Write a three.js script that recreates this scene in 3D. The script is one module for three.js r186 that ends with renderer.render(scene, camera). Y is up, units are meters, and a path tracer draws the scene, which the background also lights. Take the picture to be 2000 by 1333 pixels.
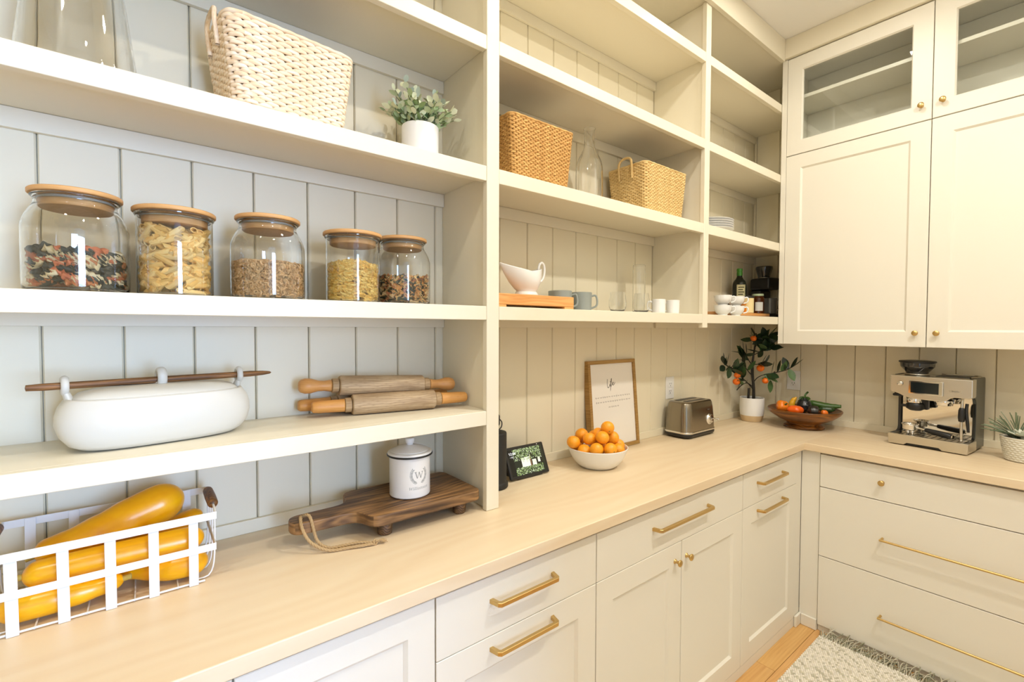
import * as THREE from 'three';
import { RoundedBoxGeometry } from 'three/addons/geometries/RoundedBoxGeometry.js';
import { mergeGeometries, mergeVertices, toCreasedNormals } from 'three/addons/utils/BufferGeometryUtils.js';
import { RectAreaLightUniformsLib } from 'three/addons/lights/RectAreaLightUniformsLib.js';
import { ConvexGeometry } from 'three/addons/geometries/ConvexGeometry.js';

// ---------------------------------------------------------------- camera, light, exposure
const scene = new THREE.Scene();
const renderer = new THREE.WebGLRenderer({ antialias: true });
renderer.toneMapping = THREE.LinearToneMapping;
renderer.toneMappingExposure = 1.38;
renderer.shadowMap.enabled = true;
RectAreaLightUniformsLib.init();

const camera = new THREE.PerspectiveCamera(72.142, 2000 / 1333, 0.05, 30);
{
  const yaw = 0.66912, pitch = -0.02807, roll = 0.0025;
  const fwd = new THREE.Vector3(Math.sin(yaw) * Math.cos(pitch), Math.sin(pitch), -Math.cos(yaw) * Math.cos(pitch));
  const right = new THREE.Vector3(Math.cos(yaw), 0, Math.sin(yaw));
  const up = new THREE.Vector3().crossVectors(right, fwd);
  camera.position.set(-0.81605, 1.47541, 1.44014);
  camera.up.copy(up).multiplyScalar(Math.cos(roll)).addScaledVector(right, -Math.sin(roll));
  camera.lookAt(camera.position.clone().add(fwd));
}

const CEIL = 3.076;                       // ceiling height
const CANS = [[0.28, 0.80, 200], [1.36, 0.76, 120], [-0.35, 1.75, 225], [0.85, 1.75, 520], [-1.45, 1.25, 235]];   // recessed lights: x, z, brightness
const CAN_SIDE = 0.10, CAN_COLOR = new THREE.Color().setRGB(1.0, 0.955, 0.88);
const DAY_COLOR = new THREE.Color().setRGB(0.40, 0.60, 1.0), DAY_LIGHT = 15.5;
const FRONT_Z = 2.2, HALL_Z = 4.2;
const DOORWAY = { x0: -1.0, x1: -0.2, h: 2.05 };                      // opening behind the camera, to a hall
const DAY = { x0: -0.6, x1: 1.2, y0: 0.75, y1: 2.25 };                 // the hall's window
for (const [x, z, power] of CANS) {
  const l = new THREE.RectAreaLight(CAN_COLOR, power, CAN_SIDE, CAN_SIDE);
  l.position.set(x, CEIL - 0.012, z); l.lookAt(x, 0, z); l.castShadow = true; scene.add(l);
}
{
  const l = new THREE.RectAreaLight(DAY_COLOR, DAY_LIGHT, DAY.x1 - DAY.x0, DAY.y1 - DAY.y0), x = (DAY.x0 + DAY.x1) / 2, y = (DAY.y0 + DAY.y1) / 2;
  l.position.set(x, y, HALL_Z - 0.03); l.lookAt(x, y, 0); l.castShadow = true; scene.add(l);
}

// ---------------------------------------------------------------- helpers
const V3 = (x, y, z) => new THREE.Vector3(x, y, z);
const V2 = (x, y) => new THREE.Vector2(x, y);
function rng(seed) { let s = seed >>> 0; return () => { s = (s + 0x6d2b79f5) >>> 0; let t = Math.imul(s ^ (s >>> 15), 1 | s); t = (t + Math.imul(t ^ (t >>> 7), 61 | t)) ^ t; return ((t ^ (t >>> 14)) >>> 0) / 4294967296; }; }
const counts = {};
function numbered(name) { const n = counts[name] = (counts[name] ?? -1) + 1; return n ? name + '_' + String(n).padStart(3, '0') : name; }
function shadow(o) { o.castShadow = true; o.receiveShadow = true; return o; }
function thing(name, label, category, pos = [0, 0, 0], turn = 0, group) {
  const o = new THREE.Group(); o.name = numbered(name); o.position.set(...pos); o.rotation.y = turn;
  o.userData = { label, category }; if (group) o.userData.group = group;
  scene.add(o); return o;
}
function tag(o, label, category, group) { o.userData.label = label; o.userData.category = category; if (group) o.userData.group = group; return o; }
function part(name, geo, mat, parent, pos, rot) {
  const o = shadow(new THREE.Mesh(Array.isArray(geo) ? merge(geo) : geo, mat)); o.name = name;
  if (pos) o.position.set(...pos); if (rot) o.rotation.set(...rot);
  parent.add(o); return o;
}
function top(name, geo, mat, label, category, pos, rot, group) { const o = part(numbered(name), geo, mat, scene, pos, rot); return tag(o, label, category, group); }
function structure(name, label, category) { const o = new THREE.Group(); o.name = name; o.userData = { kind: 'structure', label, category }; scene.add(o); return o; }
function dup(root, name, pos, turn, label) { const r = root.clone(); r.name = numbered(name); r.userData = { ...root.userData }; if (label) r.userData.label = label; if (pos) r.position.set(...pos); if (turn !== undefined) r.rotation.y = turn; scene.add(r); return r; }
function plain(g) { let q = g.index ? g.toNonIndexed() : g; for (const k of Object.keys(q.attributes)) if (!['position', 'normal', 'uv'].includes(k)) q.deleteAttribute(k); if (!q.attributes.uv) q.setAttribute('uv', new THREE.BufferAttribute(new Float32Array(q.attributes.position.count * 2), 2)); if (!q.attributes.normal) q.computeVertexNormals(); return q; }
function merge(list) { return mergeGeometries(list.map(plain), false); }
const M4 = new THREE.Matrix4();
function moved(g, x = 0, y = 0, z = 0, rx = 0, ry = 0, rz = 0, s = 1) {
  const m = new THREE.Matrix4().compose(V3(x, y, z), new THREE.Quaternion().setFromEuler(new THREE.Euler(rx, ry, rz)), Array.isArray(s) ? V3(...s) : V3(s, s, s));
  return g.clone().applyMatrix4(m);
}
function boxUV(g, k = 1, off = 0) {                                    // uv in metres from the face's direction
  g = plain(g); const p = g.attributes.position, n = g.attributes.normal, uv = g.attributes.uv;
  for (let i = 0; i < p.count; i++) {
    const ax = Math.abs(n.getX(i)), ay = Math.abs(n.getY(i)), az = Math.abs(n.getZ(i));
    let u, v; if (ay >= ax && ay >= az) { u = p.getX(i); v = p.getZ(i); } else if (az >= ax) { u = p.getX(i); v = p.getY(i); } else { u = p.getZ(i); v = p.getY(i); }
    uv.setXY(i, u * k + off, v * k + off * 0.37);
  }
  return g;
}
function swapUV(g, up = false) { const uv = g.attributes.uv; for (let i = 0; i < uv.count; i++) if (!up || Math.abs(g.attributes.normal.getY(i)) > 0.7) uv.setXY(i, uv.getY(i), uv.getX(i)); return g; }
const rbox = (w, h, d, r = 0.003, seg = 1) => new RoundedBoxGeometry(w, h, d, seg, Math.min(r, w / 2.01, h / 2.01, d / 2.01));
const span = (x0, x1, y0, y1, z0, z1, r = 0.002, seg = 1) => rbox(x1 - x0, y1 - y0, z1 - z0, r, seg).translate((x0 + x1) / 2, (y0 + y1) / 2, (z0 + z1) / 2);
const lathe = (pts, seg = 48) => new THREE.LatheGeometry(pts.map((p) => V2(p[0], p[1])), seg);
function smoothLathe(pts, seg = 48, per = 6) { const c = new THREE.SplineCurve(pts.map((p) => V2(p[0], p[1]))); return new THREE.LatheGeometry(c.getPoints(pts.length * per), seg); }
function tube(pts, r, seg = 24, rad = 8, closed = false, tension = 0.5) { return new THREE.TubeGeometry(new THREE.CatmullRomCurve3(pts.map((p) => (p.isVector3 ? p : V3(...p))), closed, 'catmullrom', tension), seg, r, rad, closed); }
// a surface of rings: rings[i] is a list of points of equal count; closed round, with caps
function loft(rings, caps = true) {
  const n = rings[0].length, pos = [], uv = [], idx = [];
  let len = 0; const mid = (r) => r.reduce((a, p) => a.add(p), V3(0, 0, 0)).multiplyScalar(1 / n);
  rings.forEach((r, i) => { if (i) len += mid(r).distanceTo(mid(rings[i - 1])); for (let j = 0; j <= n; j++) { const p = r[j % n]; pos.push(p.x, p.y, p.z); uv.push(len, j / n * 0.2); } });
  for (let i = 0; i + 1 < rings.length; i++) for (let j = 0; j < n; j++) { const a = i * (n + 1) + j, b = a + 1, c = a + n + 1, d = c + 1; idx.push(a, b, c, b, d, c); }
  if (caps) for (const e of [0, rings.length - 1]) {
    const m = mid(rings[e]), at = pos.length / 3; pos.push(m.x, m.y, m.z); uv.push(e ? len : 0, 0.1);
    for (let j = 0; j < n; j++) { const a = e * (n + 1) + j; e ? idx.push(at, a, a + 1) : idx.push(at, a + 1, a); }
  }
  const g = new THREE.BufferGeometry(); g.setAttribute('position', new THREE.Float32BufferAttribute(pos, 3)); g.setAttribute('uv', new THREE.Float32BufferAttribute(uv, 2)); g.setIndex(idx);
  g.computeVertexNormals(); return g;
}
// a round body along a curve with a radius of its own at every point
function body(pts, radii, seg = 24, rad = 16, squash = 1, cap = null) {   // cap: share of the length rounded off at each end
  const c = new THREE.CatmullRomCurve3(pts.map((p) => V3(...p))), n0 = new THREE.Vector3(), rings = [];
  const ref = c.getTangentAt(0.5); n0.set(0, 1, 0); if (Math.abs(ref.y) > 0.8) n0.set(0, 0, 1);
  for (let i = 0; i <= seg; i++) {
    const t = cap ? 0.5 - 0.5 * Math.cos(Math.PI * i / seg) : i / seg, p = c.getPointAt(t), tg = c.getTangentAt(t), bn = tg.clone().cross(n0).normalize(), nn = bn.clone().cross(tg).normalize(), f = t * (radii.length - 1), k = Math.min(radii.length - 2, Math.floor(f)), s = f - k, e = s * s * (3 - 2 * s), ring = [];
    let r = radii[k] + (radii[k + 1] - radii[k]) * e;
    if (cap) { const e0 = Math.min(1, t / cap[0]), e1 = Math.min(1, (1 - t) / cap[1]); r *= Math.sqrt(Math.max(0, 1 - (1 - e0) ** 2)) * Math.sqrt(Math.max(0, 1 - (1 - e1) ** 2)); }
    for (let j = 0; j < rad; j++) { const a = j / rad * Math.PI * 2; ring.push(p.clone().addScaledVector(nn, Math.cos(a) * r).addScaledVector(bn, Math.sin(a) * r * squash)); }
    rings.push(ring);
  }
  return loft(rings, !cap);
}
// framed front (door): outside, chamfer, flat frame, sloped inner edge; centre at 0, front face at z = 0
function frameFront(w, h, st, t = 0.02, bev = 0.009, rec = 0.008, ch = 0.0015) {
  const rect = (a, b, z) => [V3(-a, -b, z), V3(a, -b, z), V3(a, b, z), V3(-a, b, z)], W = w / 2, H = h / 2;
  const R = [rect(W, H, -t), rect(W, H, -ch), rect(W - ch, H - ch, 0), rect(W - st, H - st, 0), rect(W - st - bev, H - st - bev, -rec), rect(W - st - bev, H - st - bev, -t)];
  const pos = [];
  for (let i = 0; i + 1 < R.length; i++) for (let j = 0; j < 4; j++) { const a = R[i][j], b = R[i][(j + 1) % 4], c = R[i + 1][j], d = R[i + 1][(j + 1) % 4]; for (const p of [a, b, c, b, d, c]) pos.push(p.x, p.y, p.z); }
  for (let j = 0; j < 4; j++) { const a = R[0][j], b = R[0][(j + 1) % 4], c = R[5][j], d = R[5][(j + 1) % 4]; for (const p of [b, a, c, b, c, d]) pos.push(p.x, p.y, p.z); }
  const g = new THREE.BufferGeometry(); g.setAttribute('position', new THREE.Float32BufferAttribute(pos, 3)); g.computeVertexNormals(); return plain(g);
}
// ---- computed textures
function noise2(seed, px, py) {                                        // periodic value noise
  const r = rng(seed), N = 64, t = Float32Array.from({ length: N * N }, r);
  return (x, y) => {
    const X = ((x % px) + px) % px, Y = ((y % py) + py) % py, i = Math.floor(X), j = Math.floor(Y), f = X - i, g = Y - j, u = f * f * (3 - 2 * f), v = g * g * (3 - 2 * g);
    const at = (a, b) => t[((b % py) % N) * N + ((a % px) % N)];
    return (at(i, j) * (1 - u) + at(i + 1, j) * u) * (1 - v) + (at(i, j + 1) * (1 - u) + at(i + 1, j + 1) * u) * v;
  };
}
function dataTex(w, h, fn, srgb = true) {
  const d = new Uint8Array(w * h * 4);
  for (let y = 0; y < h; y++) for (let x = 0; x < w; x++) { const c = fn(x / w, y / h), o = (y * w + x) * 4; d[o] = Math.max(0, Math.min(255, c[0])); d[o + 1] = Math.max(0, Math.min(255, c[1])); d[o + 2] = Math.max(0, Math.min(255, c[2])); d[o + 3] = 255; }
  const t = new THREE.DataTexture(d, w, h); t.magFilter = THREE.LinearFilter; t.minFilter = THREE.LinearMipmapLinearFilter; t.generateMipmaps = true; t.wrapS = t.wrapT = THREE.RepeatWrapping;
  if (srgb) t.colorSpace = THREE.SRGBColorSpace; t.needsUpdate = true; return t;
}
const mixc = (a, b, t) => [a[0] + (b[0] - a[0]) * t, a[1] + (b[1] - a[1]) * t, a[2] + (b[2] - a[2]) * t];
// grain runs along u; metres covered by one repeat are set with repeat
function woodTex(seed, light, dark, o = {}) {
  const { w = 512, h = 256, streak = 30, bands = 5, contrast = 1, pores = 0.25, wave = 0.6 } = o;
  const a = noise2(seed, 4, streak), b = noise2(seed + 1, 6, bands), c = noise2(seed + 2, 24, 60), e = noise2(seed + 3, 3, 6);
  return dataTex(w, h, (u, v) => {
    const warp = (e(u * 3, v * 6) - 0.5) * wave;
    const g = a(u * 4, v * streak + warp * 4) * 0.45 + b(u * 6, v * bands + warp) * 0.55;
    const ring = 0.5 + 0.5 * Math.sin((v * bands * 2 + warp * 2 + b(u * 6, v * bands)) * 6.283);
    const p = Math.pow(c(u * 24, v * 60), 4) * pores;
    let t = (g * 0.75 + ring * 0.25 - 0.5) * contrast + 0.45 + p;
    return mixc(light, dark, Math.max(0, Math.min(1, t)));
  });
}
function canvasTex(w, h, draw) { const c = document.createElement('canvas'); c.width = w; c.height = h; draw(c.getContext('2d'), w, h); const t = new THREE.CanvasTexture(c); t.colorSpace = THREE.SRGBColorSpace; t.anisotropy = 8; return t; }
const std = (o) => new THREE.MeshStandardMaterial(o);
const phys = (o) => new THREE.MeshPhysicalMaterial(o);
function wood(tex, rx, ry, rough = 0.5, tint) { const t = tex.clone(); t.repeat.set(rx, ry); t.needsUpdate = true; return std({ map: t, roughness: rough, color: tint ?? 0xffffff }); }
const lin = (r, g, b) => new THREE.Color().setRGB(r, g, b);

const T = {
  counter: woodTex(11, [238, 221, 190], [224, 198, 160], { w: 1024, h: 512, streak: 26, bands: 5, contrast: 0.75, pores: 0.1, wave: 1.0 }),
  bamboo: woodTex(21, [226, 178, 118], [196, 142, 82], { streak: 50, bands: 9, contrast: 0.9 }),
  floor: woodTex(31, [232, 190, 122], [204, 152, 88], { streak: 30, bands: 4, contrast: 1.0 }),
  walnut: woodTex(41, [164, 122, 74], [66, 44, 24], { streak: 34, bands: 4, contrast: 1.5, wave: 1.2 }),
  oak: woodTex(51, [186, 148, 84], [142, 104, 50], { streak: 36, bands: 5 }),
  greywood: woodTex(61, [206, 180, 142], [156, 128, 94], { streak: 44, bands: 6, contrast: 1.2, pores: 0.6 }),
  board: woodTex(71, [238, 178, 112], [206, 134, 66], { streak: 26, bands: 5, contrast: 1.1 }),
};
const MAT = {
  paint: std({ color: lin(0.83, 0.765, 0.605), roughness: 0.42 }),
  cabinet: std({ color: lin(0.83, 0.79, 0.68), roughness: 0.42 }),
  wallPaint: std({ color: lin(0.83, 0.755, 0.57), roughness: 0.5 }),
  tan: std({ color: lin(0.80, 0.78, 0.71), roughness: 0.7 }),
  ceiling: std({ color: lin(0.93, 0.91, 0.86), roughness: 0.8 }),
  brass: std({ color: lin(0.62, 0.43, 0.17), roughness: 0.32, metalness: 1 }),
  steel: std({ color: lin(0.62, 0.59, 0.53), roughness: 0.27, metalness: 1 }),
  chrome: std({ color: lin(0.8, 0.79, 0.77), roughness: 0.07, metalness: 1 }),
  black: std({ color: lin(0.012, 0.012, 0.012), roughness: 0.38 }),
  matteBlack: std({ color: lin(0.014, 0.014, 0.013), roughness: 0.6 }),
  dark: std({ color: lin(0.03, 0.03, 0.028), roughness: 0.45 }),
  rubber: std({ color: lin(0.02, 0.02, 0.02), roughness: 0.8 }),
  white: phys({ color: lin(0.86, 0.85, 0.82), roughness: 0.28, clearcoat: 0.4, clearcoatRoughness: 0.15 }),
  cream: phys({ color: lin(0.70, 0.675, 0.595), roughness: 0.42 }),
  glass: phys({ color: lin(0.97, 0.985, 0.98), roughness: 0.0, transmission: 1, thickness: 0, ior: 1.5 }),
  solidGlass: phys({ color: lin(0.985, 0.99, 0.985), roughness: 0.0, transmission: 1, thickness: 0.003, ior: 1.5 }),
  gasket: phys({ color: lin(0.62, 0.66, 0.62), roughness: 0.3, transmission: 0.4, thickness: 0 }),
  whiteMetal: std({ color: lin(0.84, 0.83, 0.80), roughness: 0.35 }),
  counter: wood(T.counter, 1 / 1.7, 1 / 0.5, 0.42),
  bamboo: wood(T.bamboo, 1 / 0.25, 1 / 0.1, 0.5),
  walnut: wood(T.walnut, 1 / 0.55, 1 / 0.16, 0.5),
  oak: wood(T.oak, 1 / 0.4, 1 / 0.1, 0.5),
  board: wood(T.board, 1 / 0.5, 1 / 0.12, 0.5),
  greywood: wood(T.greywood, 1 / 0.3, 1 / 0.09, 0.6),
};
// ---------------------------------------------------------------- the room
const C = 0.9153, CT = 0.0354;                                        // worktop top and thickness
const Dm = 0.285, Dc = 0.541, Db = 0.52;                              // depth of the shelves, the worktop, the cabinet fronts
const XR = 2.325, XU = 2.0266, XC = 1.7267, XL = 1.7476;              // right wall, upper fronts, right worktop edge, right drawer fronts
const LEFT = -2.3, NEAR = 1.79, BOARD = 0.1388;
const S = { s2: [1.2231, 1.1798], s3: [1.5408, 1.4991], s4: [1.9593, 1.9145], s5: [2.3431, 2.3007], s6: [2.7342, 2.6915] };
function plankGeo(w, h, t = 0.012, c = 0.003) {                      // front face at z = 0, bevelled long edges
  const s = new THREE.Shape(); s.moveTo(-w / 2, -t); s.lineTo(w / 2, -t); s.lineTo(w / 2, -c * 1.6); s.lineTo(w / 2 - c, 0); s.lineTo(-w / 2 + c, 0); s.lineTo(-w / 2, -c * 1.6); s.closePath();
  return new THREE.ExtrudeGeometry(s, { depth: h, bevelEnabled: false }).rotateX(-Math.PI / 2).scale(1, 1, -1).translate(0, 0, 0);
}
{
  const w = structure('wall_back', 'long back wall of painted tongue and groove boards behind the open shelves', 'wall');
  part('plaster', new THREE.BoxGeometry(XR - LEFT + 0.2, CEIL, 0.1).translate((XR + LEFT) / 2, CEIL / 2, -0.063), MAT.wallPaint, w);
  const g = flipFix(plankGeo(BOARD - 0.0018, CEIL - 0.87));
  for (let k = -16; k < 18; k++) { const x = -0.0165 + (k - 0.5) * BOARD; if (x > LEFT && x < XR - 0.04) part('plank', g, MAT.wallPaint, w, [x, 0.87, 0]); }
  part('baseboard', span(0.0463, XR - 0.012, C, C + 0.036, 0.0005, 0.012), MAT.wallPaint, w);
  part('baseboard', span(LEFT, 0.012, C, C + 0.036, 0.0005, 0.012), MAT.wallPaint, w);
}
function flipFix(g) { return plain(fixWinding(g)); }
function fixWinding(g) {                                              // scale(1,1,-1) turned the faces inside out: turn them back
  g = g.index ? g.toNonIndexed() : g; const p = g.attributes.position, u = g.attributes.uv;
  for (let i = 0; i < p.count; i += 3) for (const a of [p, u]) { if (!a) continue; const n = a.itemSize; for (let k = 0; k < n; k++) { const t = a.array[(i + 1) * n + k]; a.array[(i + 1) * n + k] = a.array[(i + 2) * n + k]; a.array[(i + 2) * n + k] = t; } }
  g.computeVertexNormals(); return g;
}
{
  const w = structure('wall_right', 'end wall of painted tongue and groove boards behind the espresso machine', 'wall');
  part('plaster', new THREE.BoxGeometry(0.1, CEIL, FRONT_Z + 0.1).translate(XR + 0.063, CEIL / 2, FRONT_Z / 2), MAT.wallPaint, w);
  const g = flipFix(plankGeo(BOARD - 0.0018, CEIL - 0.87));
  for (let k = 0; k < 15; k++) { const z = 0.296 + (k - 1.5) * BOARD; if (z - BOARD / 2 < -0.01) continue; part('plank', g, MAT.wallPaint, w, [XR, 0.87, z], [0, -Math.PI / 2, 0]); }
  part('plank', flipFix(plankGeo(0.017, CEIL - 0.87)), MAT.wallPaint, w, [XR, 0.87, 0.0092], [0, -Math.PI / 2, 0]);
  part('baseboard', span(XR - 0.012, XR - 0.0005, C, C + 0.036, 0.012, NEAR), MAT.wallPaint, w);
}
{
  const w = structure('wall_left', 'plain painted wall at the far left end of the pantry', 'wall');
  part('plaster', new THREE.BoxGeometry(0.1, CEIL, FRONT_Z + 0.1).translate(LEFT - 0.05, CEIL / 2, FRONT_Z / 2), MAT.wallPaint, w);
}
{
  const w = structure('wall_front', 'tan painted wall opposite the shelves with a doorway to the hall', 'wall');
  const D = DOORWAY;
  part('plaster', [span(LEFT - 0.1, D.x0, -0.01, CEIL, FRONT_Z, FRONT_Z + 0.1), span(D.x1, XR + 0.1, -0.01, CEIL, FRONT_Z, FRONT_Z + 0.1), span(D.x0, D.x1, D.h, CEIL, FRONT_Z, FRONT_Z + 0.1)], MAT.tan, w);
  part('door_casing', [span(D.x0 - 0.06, D.x0, 0, D.h + 0.06, FRONT_Z - 0.018, FRONT_Z - 0.0005), span(D.x1, D.x1 + 0.06, 0, D.h + 0.06, FRONT_Z - 0.018, FRONT_Z - 0.0005), span(D.x0, D.x1, D.h, D.h + 0.06, FRONT_Z - 0.018, FRONT_Z - 0.0005)], MAT.paint, w);
}
{
  const w = structure('wall_hall', 'pale walls of the hall beyond the doorway', 'wall');
  const z0 = FRONT_Z + 0.1, z1 = HALL_Z, W = DAY;
  part('plaster', [span(-2.3, -2.2, -0.01, CEIL, z0, z1), span(2.2, 2.3, -0.01, CEIL, z0, z1), span(-2.3, W.x0, -0.01, CEIL, z1, z1 + 0.1), span(W.x1, 2.3, -0.01, CEIL, z1, z1 + 0.1), span(W.x0, W.x1, -0.01, W.y0, z1, z1 + 0.1), span(W.x0, W.x1, W.y1, CEIL, z1, z1 + 0.1)], MAT.tan, w);
  const d = structure('window_1', 'wide hall window letting in cool daylight', 'window'), f = 0.04;
  part('window_frame', [span(W.x0, W.x0 + f, W.y0, W.y1, z1 + 0.02, z1 + 0.06), span(W.x1 - f, W.x1, W.y0, W.y1, z1 + 0.02, z1 + 0.06), span(W.x0, W.x1, W.y0, W.y0 + f, z1 + 0.02, z1 + 0.06), span(W.x0, W.x1, W.y1 - f, W.y1, z1 + 0.02, z1 + 0.06)], MAT.white, d);
  const bars = []; for (let k = 1; k < 3; k++) bars.push(span(W.x0 + k * (W.x1 - W.x0) / 3 - 0.012, W.x0 + k * (W.x1 - W.x0) / 3 + 0.012, W.y0, W.y1, z1 + 0.02, z1 + 0.045)); bars.push(span(W.x0, W.x1, 1.49, 1.515, z1 + 0.02, z1 + 0.045));
  part('glazing_bar', bars, MAT.white, d);
  part('pane', new THREE.BoxGeometry(W.x1 - W.x0 - 0.02, W.y1 - W.y0 - 0.02, 0.006).translate((W.x0 + W.x1) / 2, (W.y0 + W.y1) / 2, z1 + 0.05), std({ color: 0x222222, roughness: 0.5, emissive: DAY_COLOR, emissiveIntensity: 10 }), d);
}
{
  const f = structure('floor', 'honey coloured wooden plank floor of the aisle', 'floor');
  part('subfloor', new THREE.BoxGeometry(XR - LEFT + 0.3, 0.1, HALL_Z + 0.4).translate((XR + LEFT) / 2, -0.063, HALL_Z / 2), MAT.dark, f);
  const r = rng(5), mats = [0, 1, 2, 3].map((k) => { const m = wood(T.floor, 1 / 1.1, 1 / 0.125, 0.4, lin(0.97 + 0.03 * (k % 2), 0.96, 0.93 + 0.02 * k)); m.map.offset.set(k * 0.27, k * 0.31); return m; });
  const geos = [1.45, 0.95].map((l) => boxUV(rbox(l - 0.0015, 0.013, 0.1235, 0.0015)));
  for (let i = 0, z = 0.47; z < FRONT_Z; i++, z += 0.125) { let x = LEFT + (i * 0.61) % 1.2 - 1.2, k = 0; while (x < 1.76) { const s = (i + k) % 2, l = s ? 0.95 : 1.45; if (x + l > LEFT && z + 0.06 < FRONT_Z) part('plank', geos[s], mats[Math.floor(r() * 4)], f, [x + l / 2, -0.0065, z + 0.0625]); x += l; k++; } }
}
{
  const c = structure('ceiling', 'smooth cream painted ceiling of the pantry', 'ceiling');
  part('plaster', new THREE.BoxGeometry(XR - LEFT + 0.3, 0.1, HALL_Z + 0.3).translate((XR + LEFT) / 2, CEIL + 0.05, HALL_Z / 2), MAT.ceiling, c);
}
{
  const glow = std({ color: 0x111111, emissive: CAN_COLOR, emissiveIntensity: 14 });
  CANS.forEach(([x, z], i) => {
    const o = thing('recessed_light', ['round white recessed ceiling light above the bowl of oranges', 'round white recessed ceiling light mirrored in the glazed cupboard door', 'round white recessed ceiling light above the aisle near the door', 'round white recessed ceiling light above the woven rug', 'round white recessed ceiling light at the far left end of the pantry'][i], 'ceiling light', [x, CEIL, z]);
    part('trim_ring', lathe([[0.058, -0.0005], [0.058, -0.004], [0.062, -0.006], [0.082, -0.004], [0.085, -0.0005], [0.058, -0.0005]], 40), MAT.whiteMetal, o);
    part('lamp_disc', new THREE.CylinderGeometry(0.056, 0.056, 0.002, 32).translate(0, -0.002, 0), glow, o);
  });
}
// ---------------------------------------------------------------- open shelving, built in
function shelf(parent, x0, x1, key, f0 = x0, f1 = x1) {
  const [t, b] = S[key];
  const sh = part('shelf', span(x0, x1, t - 0.0236, t, 0.0008, Dm - 0.021, 0.0008), MAT.paint, parent);
  part('front_edge', span(f0, f1, b, t, Dm - 0.021, Dm, 0.002), MAT.paint, sh);
  part('support_rail', span(x0 + 0.0005, x1 - 0.0005, b + 0.0175 - 0.04, t - 0.0242, 0.0008, 0.013, 0.001), MAT.paint, sh);
  return sh;
}
const TOP = 2.966;
{
  const o = thing('shelving_unit', 'tall open shelving bay at the left holding the pasta jars and rolling pins', 'shelving', [0, 0, 0]);
  for (const k of ['s2', 's3', 's4', 's5', 's6']) shelf(o, LEFT + 0.01, 0.0118, k, LEFT + 0.01, -0.0003);
  part('upright', span(0.0122, 0.0338, C + 0.0006, TOP, 0.0008, Dm - 0.021), MAT.paint, o);
  part('face_stile', span(0, 0.0463, C + 0.0006, TOP, Dm - 0.0209, Dm + 0.0006, 0.002), MAT.paint, o);
  part('top_panel', span(LEFT + 0.01, 0.0338, TOP + 0.0005, TOP + 0.02, 0.0008, Dm), MAT.paint, o);
}
{
  const o = thing('shelving_unit', 'open shelving bay in the middle holding two tan baskets above the worktop', 'shelving', [0, 0, 0]);
  for (const k of ['s3', 's4', 's5', 's6']) shelf(o, 0.0342, 1.2332, k, 0.0466, 1.222);
  part('upright', span(1.2336, 1.2536, S.s3[1] + 0.02, TOP, 0.0008, Dm - 0.021), MAT.paint, o);
  part('face_stile', span(1.2223, 1.2648, 1.478, TOP, Dm - 0.0209, Dm + 0.0006, 0.002), MAT.paint, o);
  part('top_panel', span(0.0342, 1.2536, TOP + 0.0005, TOP + 0.02, 0.0008, Dm), MAT.paint, o);
}
{
  const o = thing('shelving_unit', 'narrow open shelving bay in the corner beside the upper cupboards', 'shelving', [0, 0, 0]);
  for (const k of ['s3', 's4', 's5', 's6']) shelf(o, 1.254, XR - 0.001, k, 1.2651);
  part('top_panel', span(1.2541, XR - 0.001, TOP + 0.0005, TOP + 0.02, 0.0008, Dm), MAT.paint, o);
}
{
  const prof = (h) => { const s = new THREE.Shape(); s.moveTo(0, 0); s.lineTo(0.018, 0); s.lineTo(0.022, 0.004); s.lineTo(0.022, 0.03); s.lineTo(0.03, 0.045); s.lineTo(0.034, 0.09); s.lineTo(0.034, h); s.lineTo(0, h); s.closePath(); return s; };
  const o = structure('trim_1', 'painted cornice between the shelving and the ceiling', 'cornice');
  part('cornice', span(LEFT, XU - 0.022, 2.955, CEIL - 0.0005, Dm + 0.001, Dm + 0.022, 0.002), MAT.paint, o);
  const q = structure('trim_2', 'painted cornice above the glazed cupboard doors', 'cornice');
  part('cornice', span(XU - 0.02, XU + 0.02, 2.970, CEIL - 0.0005, 0.268, NEAR, 0.002), MAT.paint, q);
}
// ---------------------------------------------------------------- cupboards and worktop
const knobGeo = lathe([[0, 0.026], [0.006, 0.0258], [0.0115, 0.0235], [0.0125, 0.0205], [0.0105, 0.0175], [0.0055, 0.0145], [0.0048, 0.006], [0.0065, 0.003], [0.0085, 0.0015], [0.0085, 0]], 24).rotateX(Math.PI / 2);
function pullGeo(len, out = 0.032, w = 0.011) {                        // flat bar pull with two bent ends, along x
  const s = new THREE.Shape(), L = len / 2; s.moveTo(-L, 0); s.lineTo(-L + 0.006, out - 0.006); s.lineTo(-L + 0.013, out); s.lineTo(L - 0.013, out); s.lineTo(L - 0.006, out - 0.006); s.lineTo(L, 0); s.lineTo(L - 0.009, 0);
  s.lineTo(L - 0.0135, out - 0.012); s.lineTo(L - 0.017, out - 0.0085); s.lineTo(-L + 0.017, out - 0.0085); s.lineTo(-L + 0.0135, out - 0.012); s.lineTo(-L + 0.009, 0); s.closePath();
  return new THREE.ExtrudeGeometry(s, { depth: w - 0.002, bevelEnabled: true, bevelSize: 0.001, bevelThickness: 0.001, bevelSegments: 1 }).translate(0, 0, -w / 2).rotateX(Math.PI / 2).scale(1, 1, 1);
}
const slab = (w, h) => rbox(w, h, 0.02, 0.0022, 1).translate(0, 0, -0.01);
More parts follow.
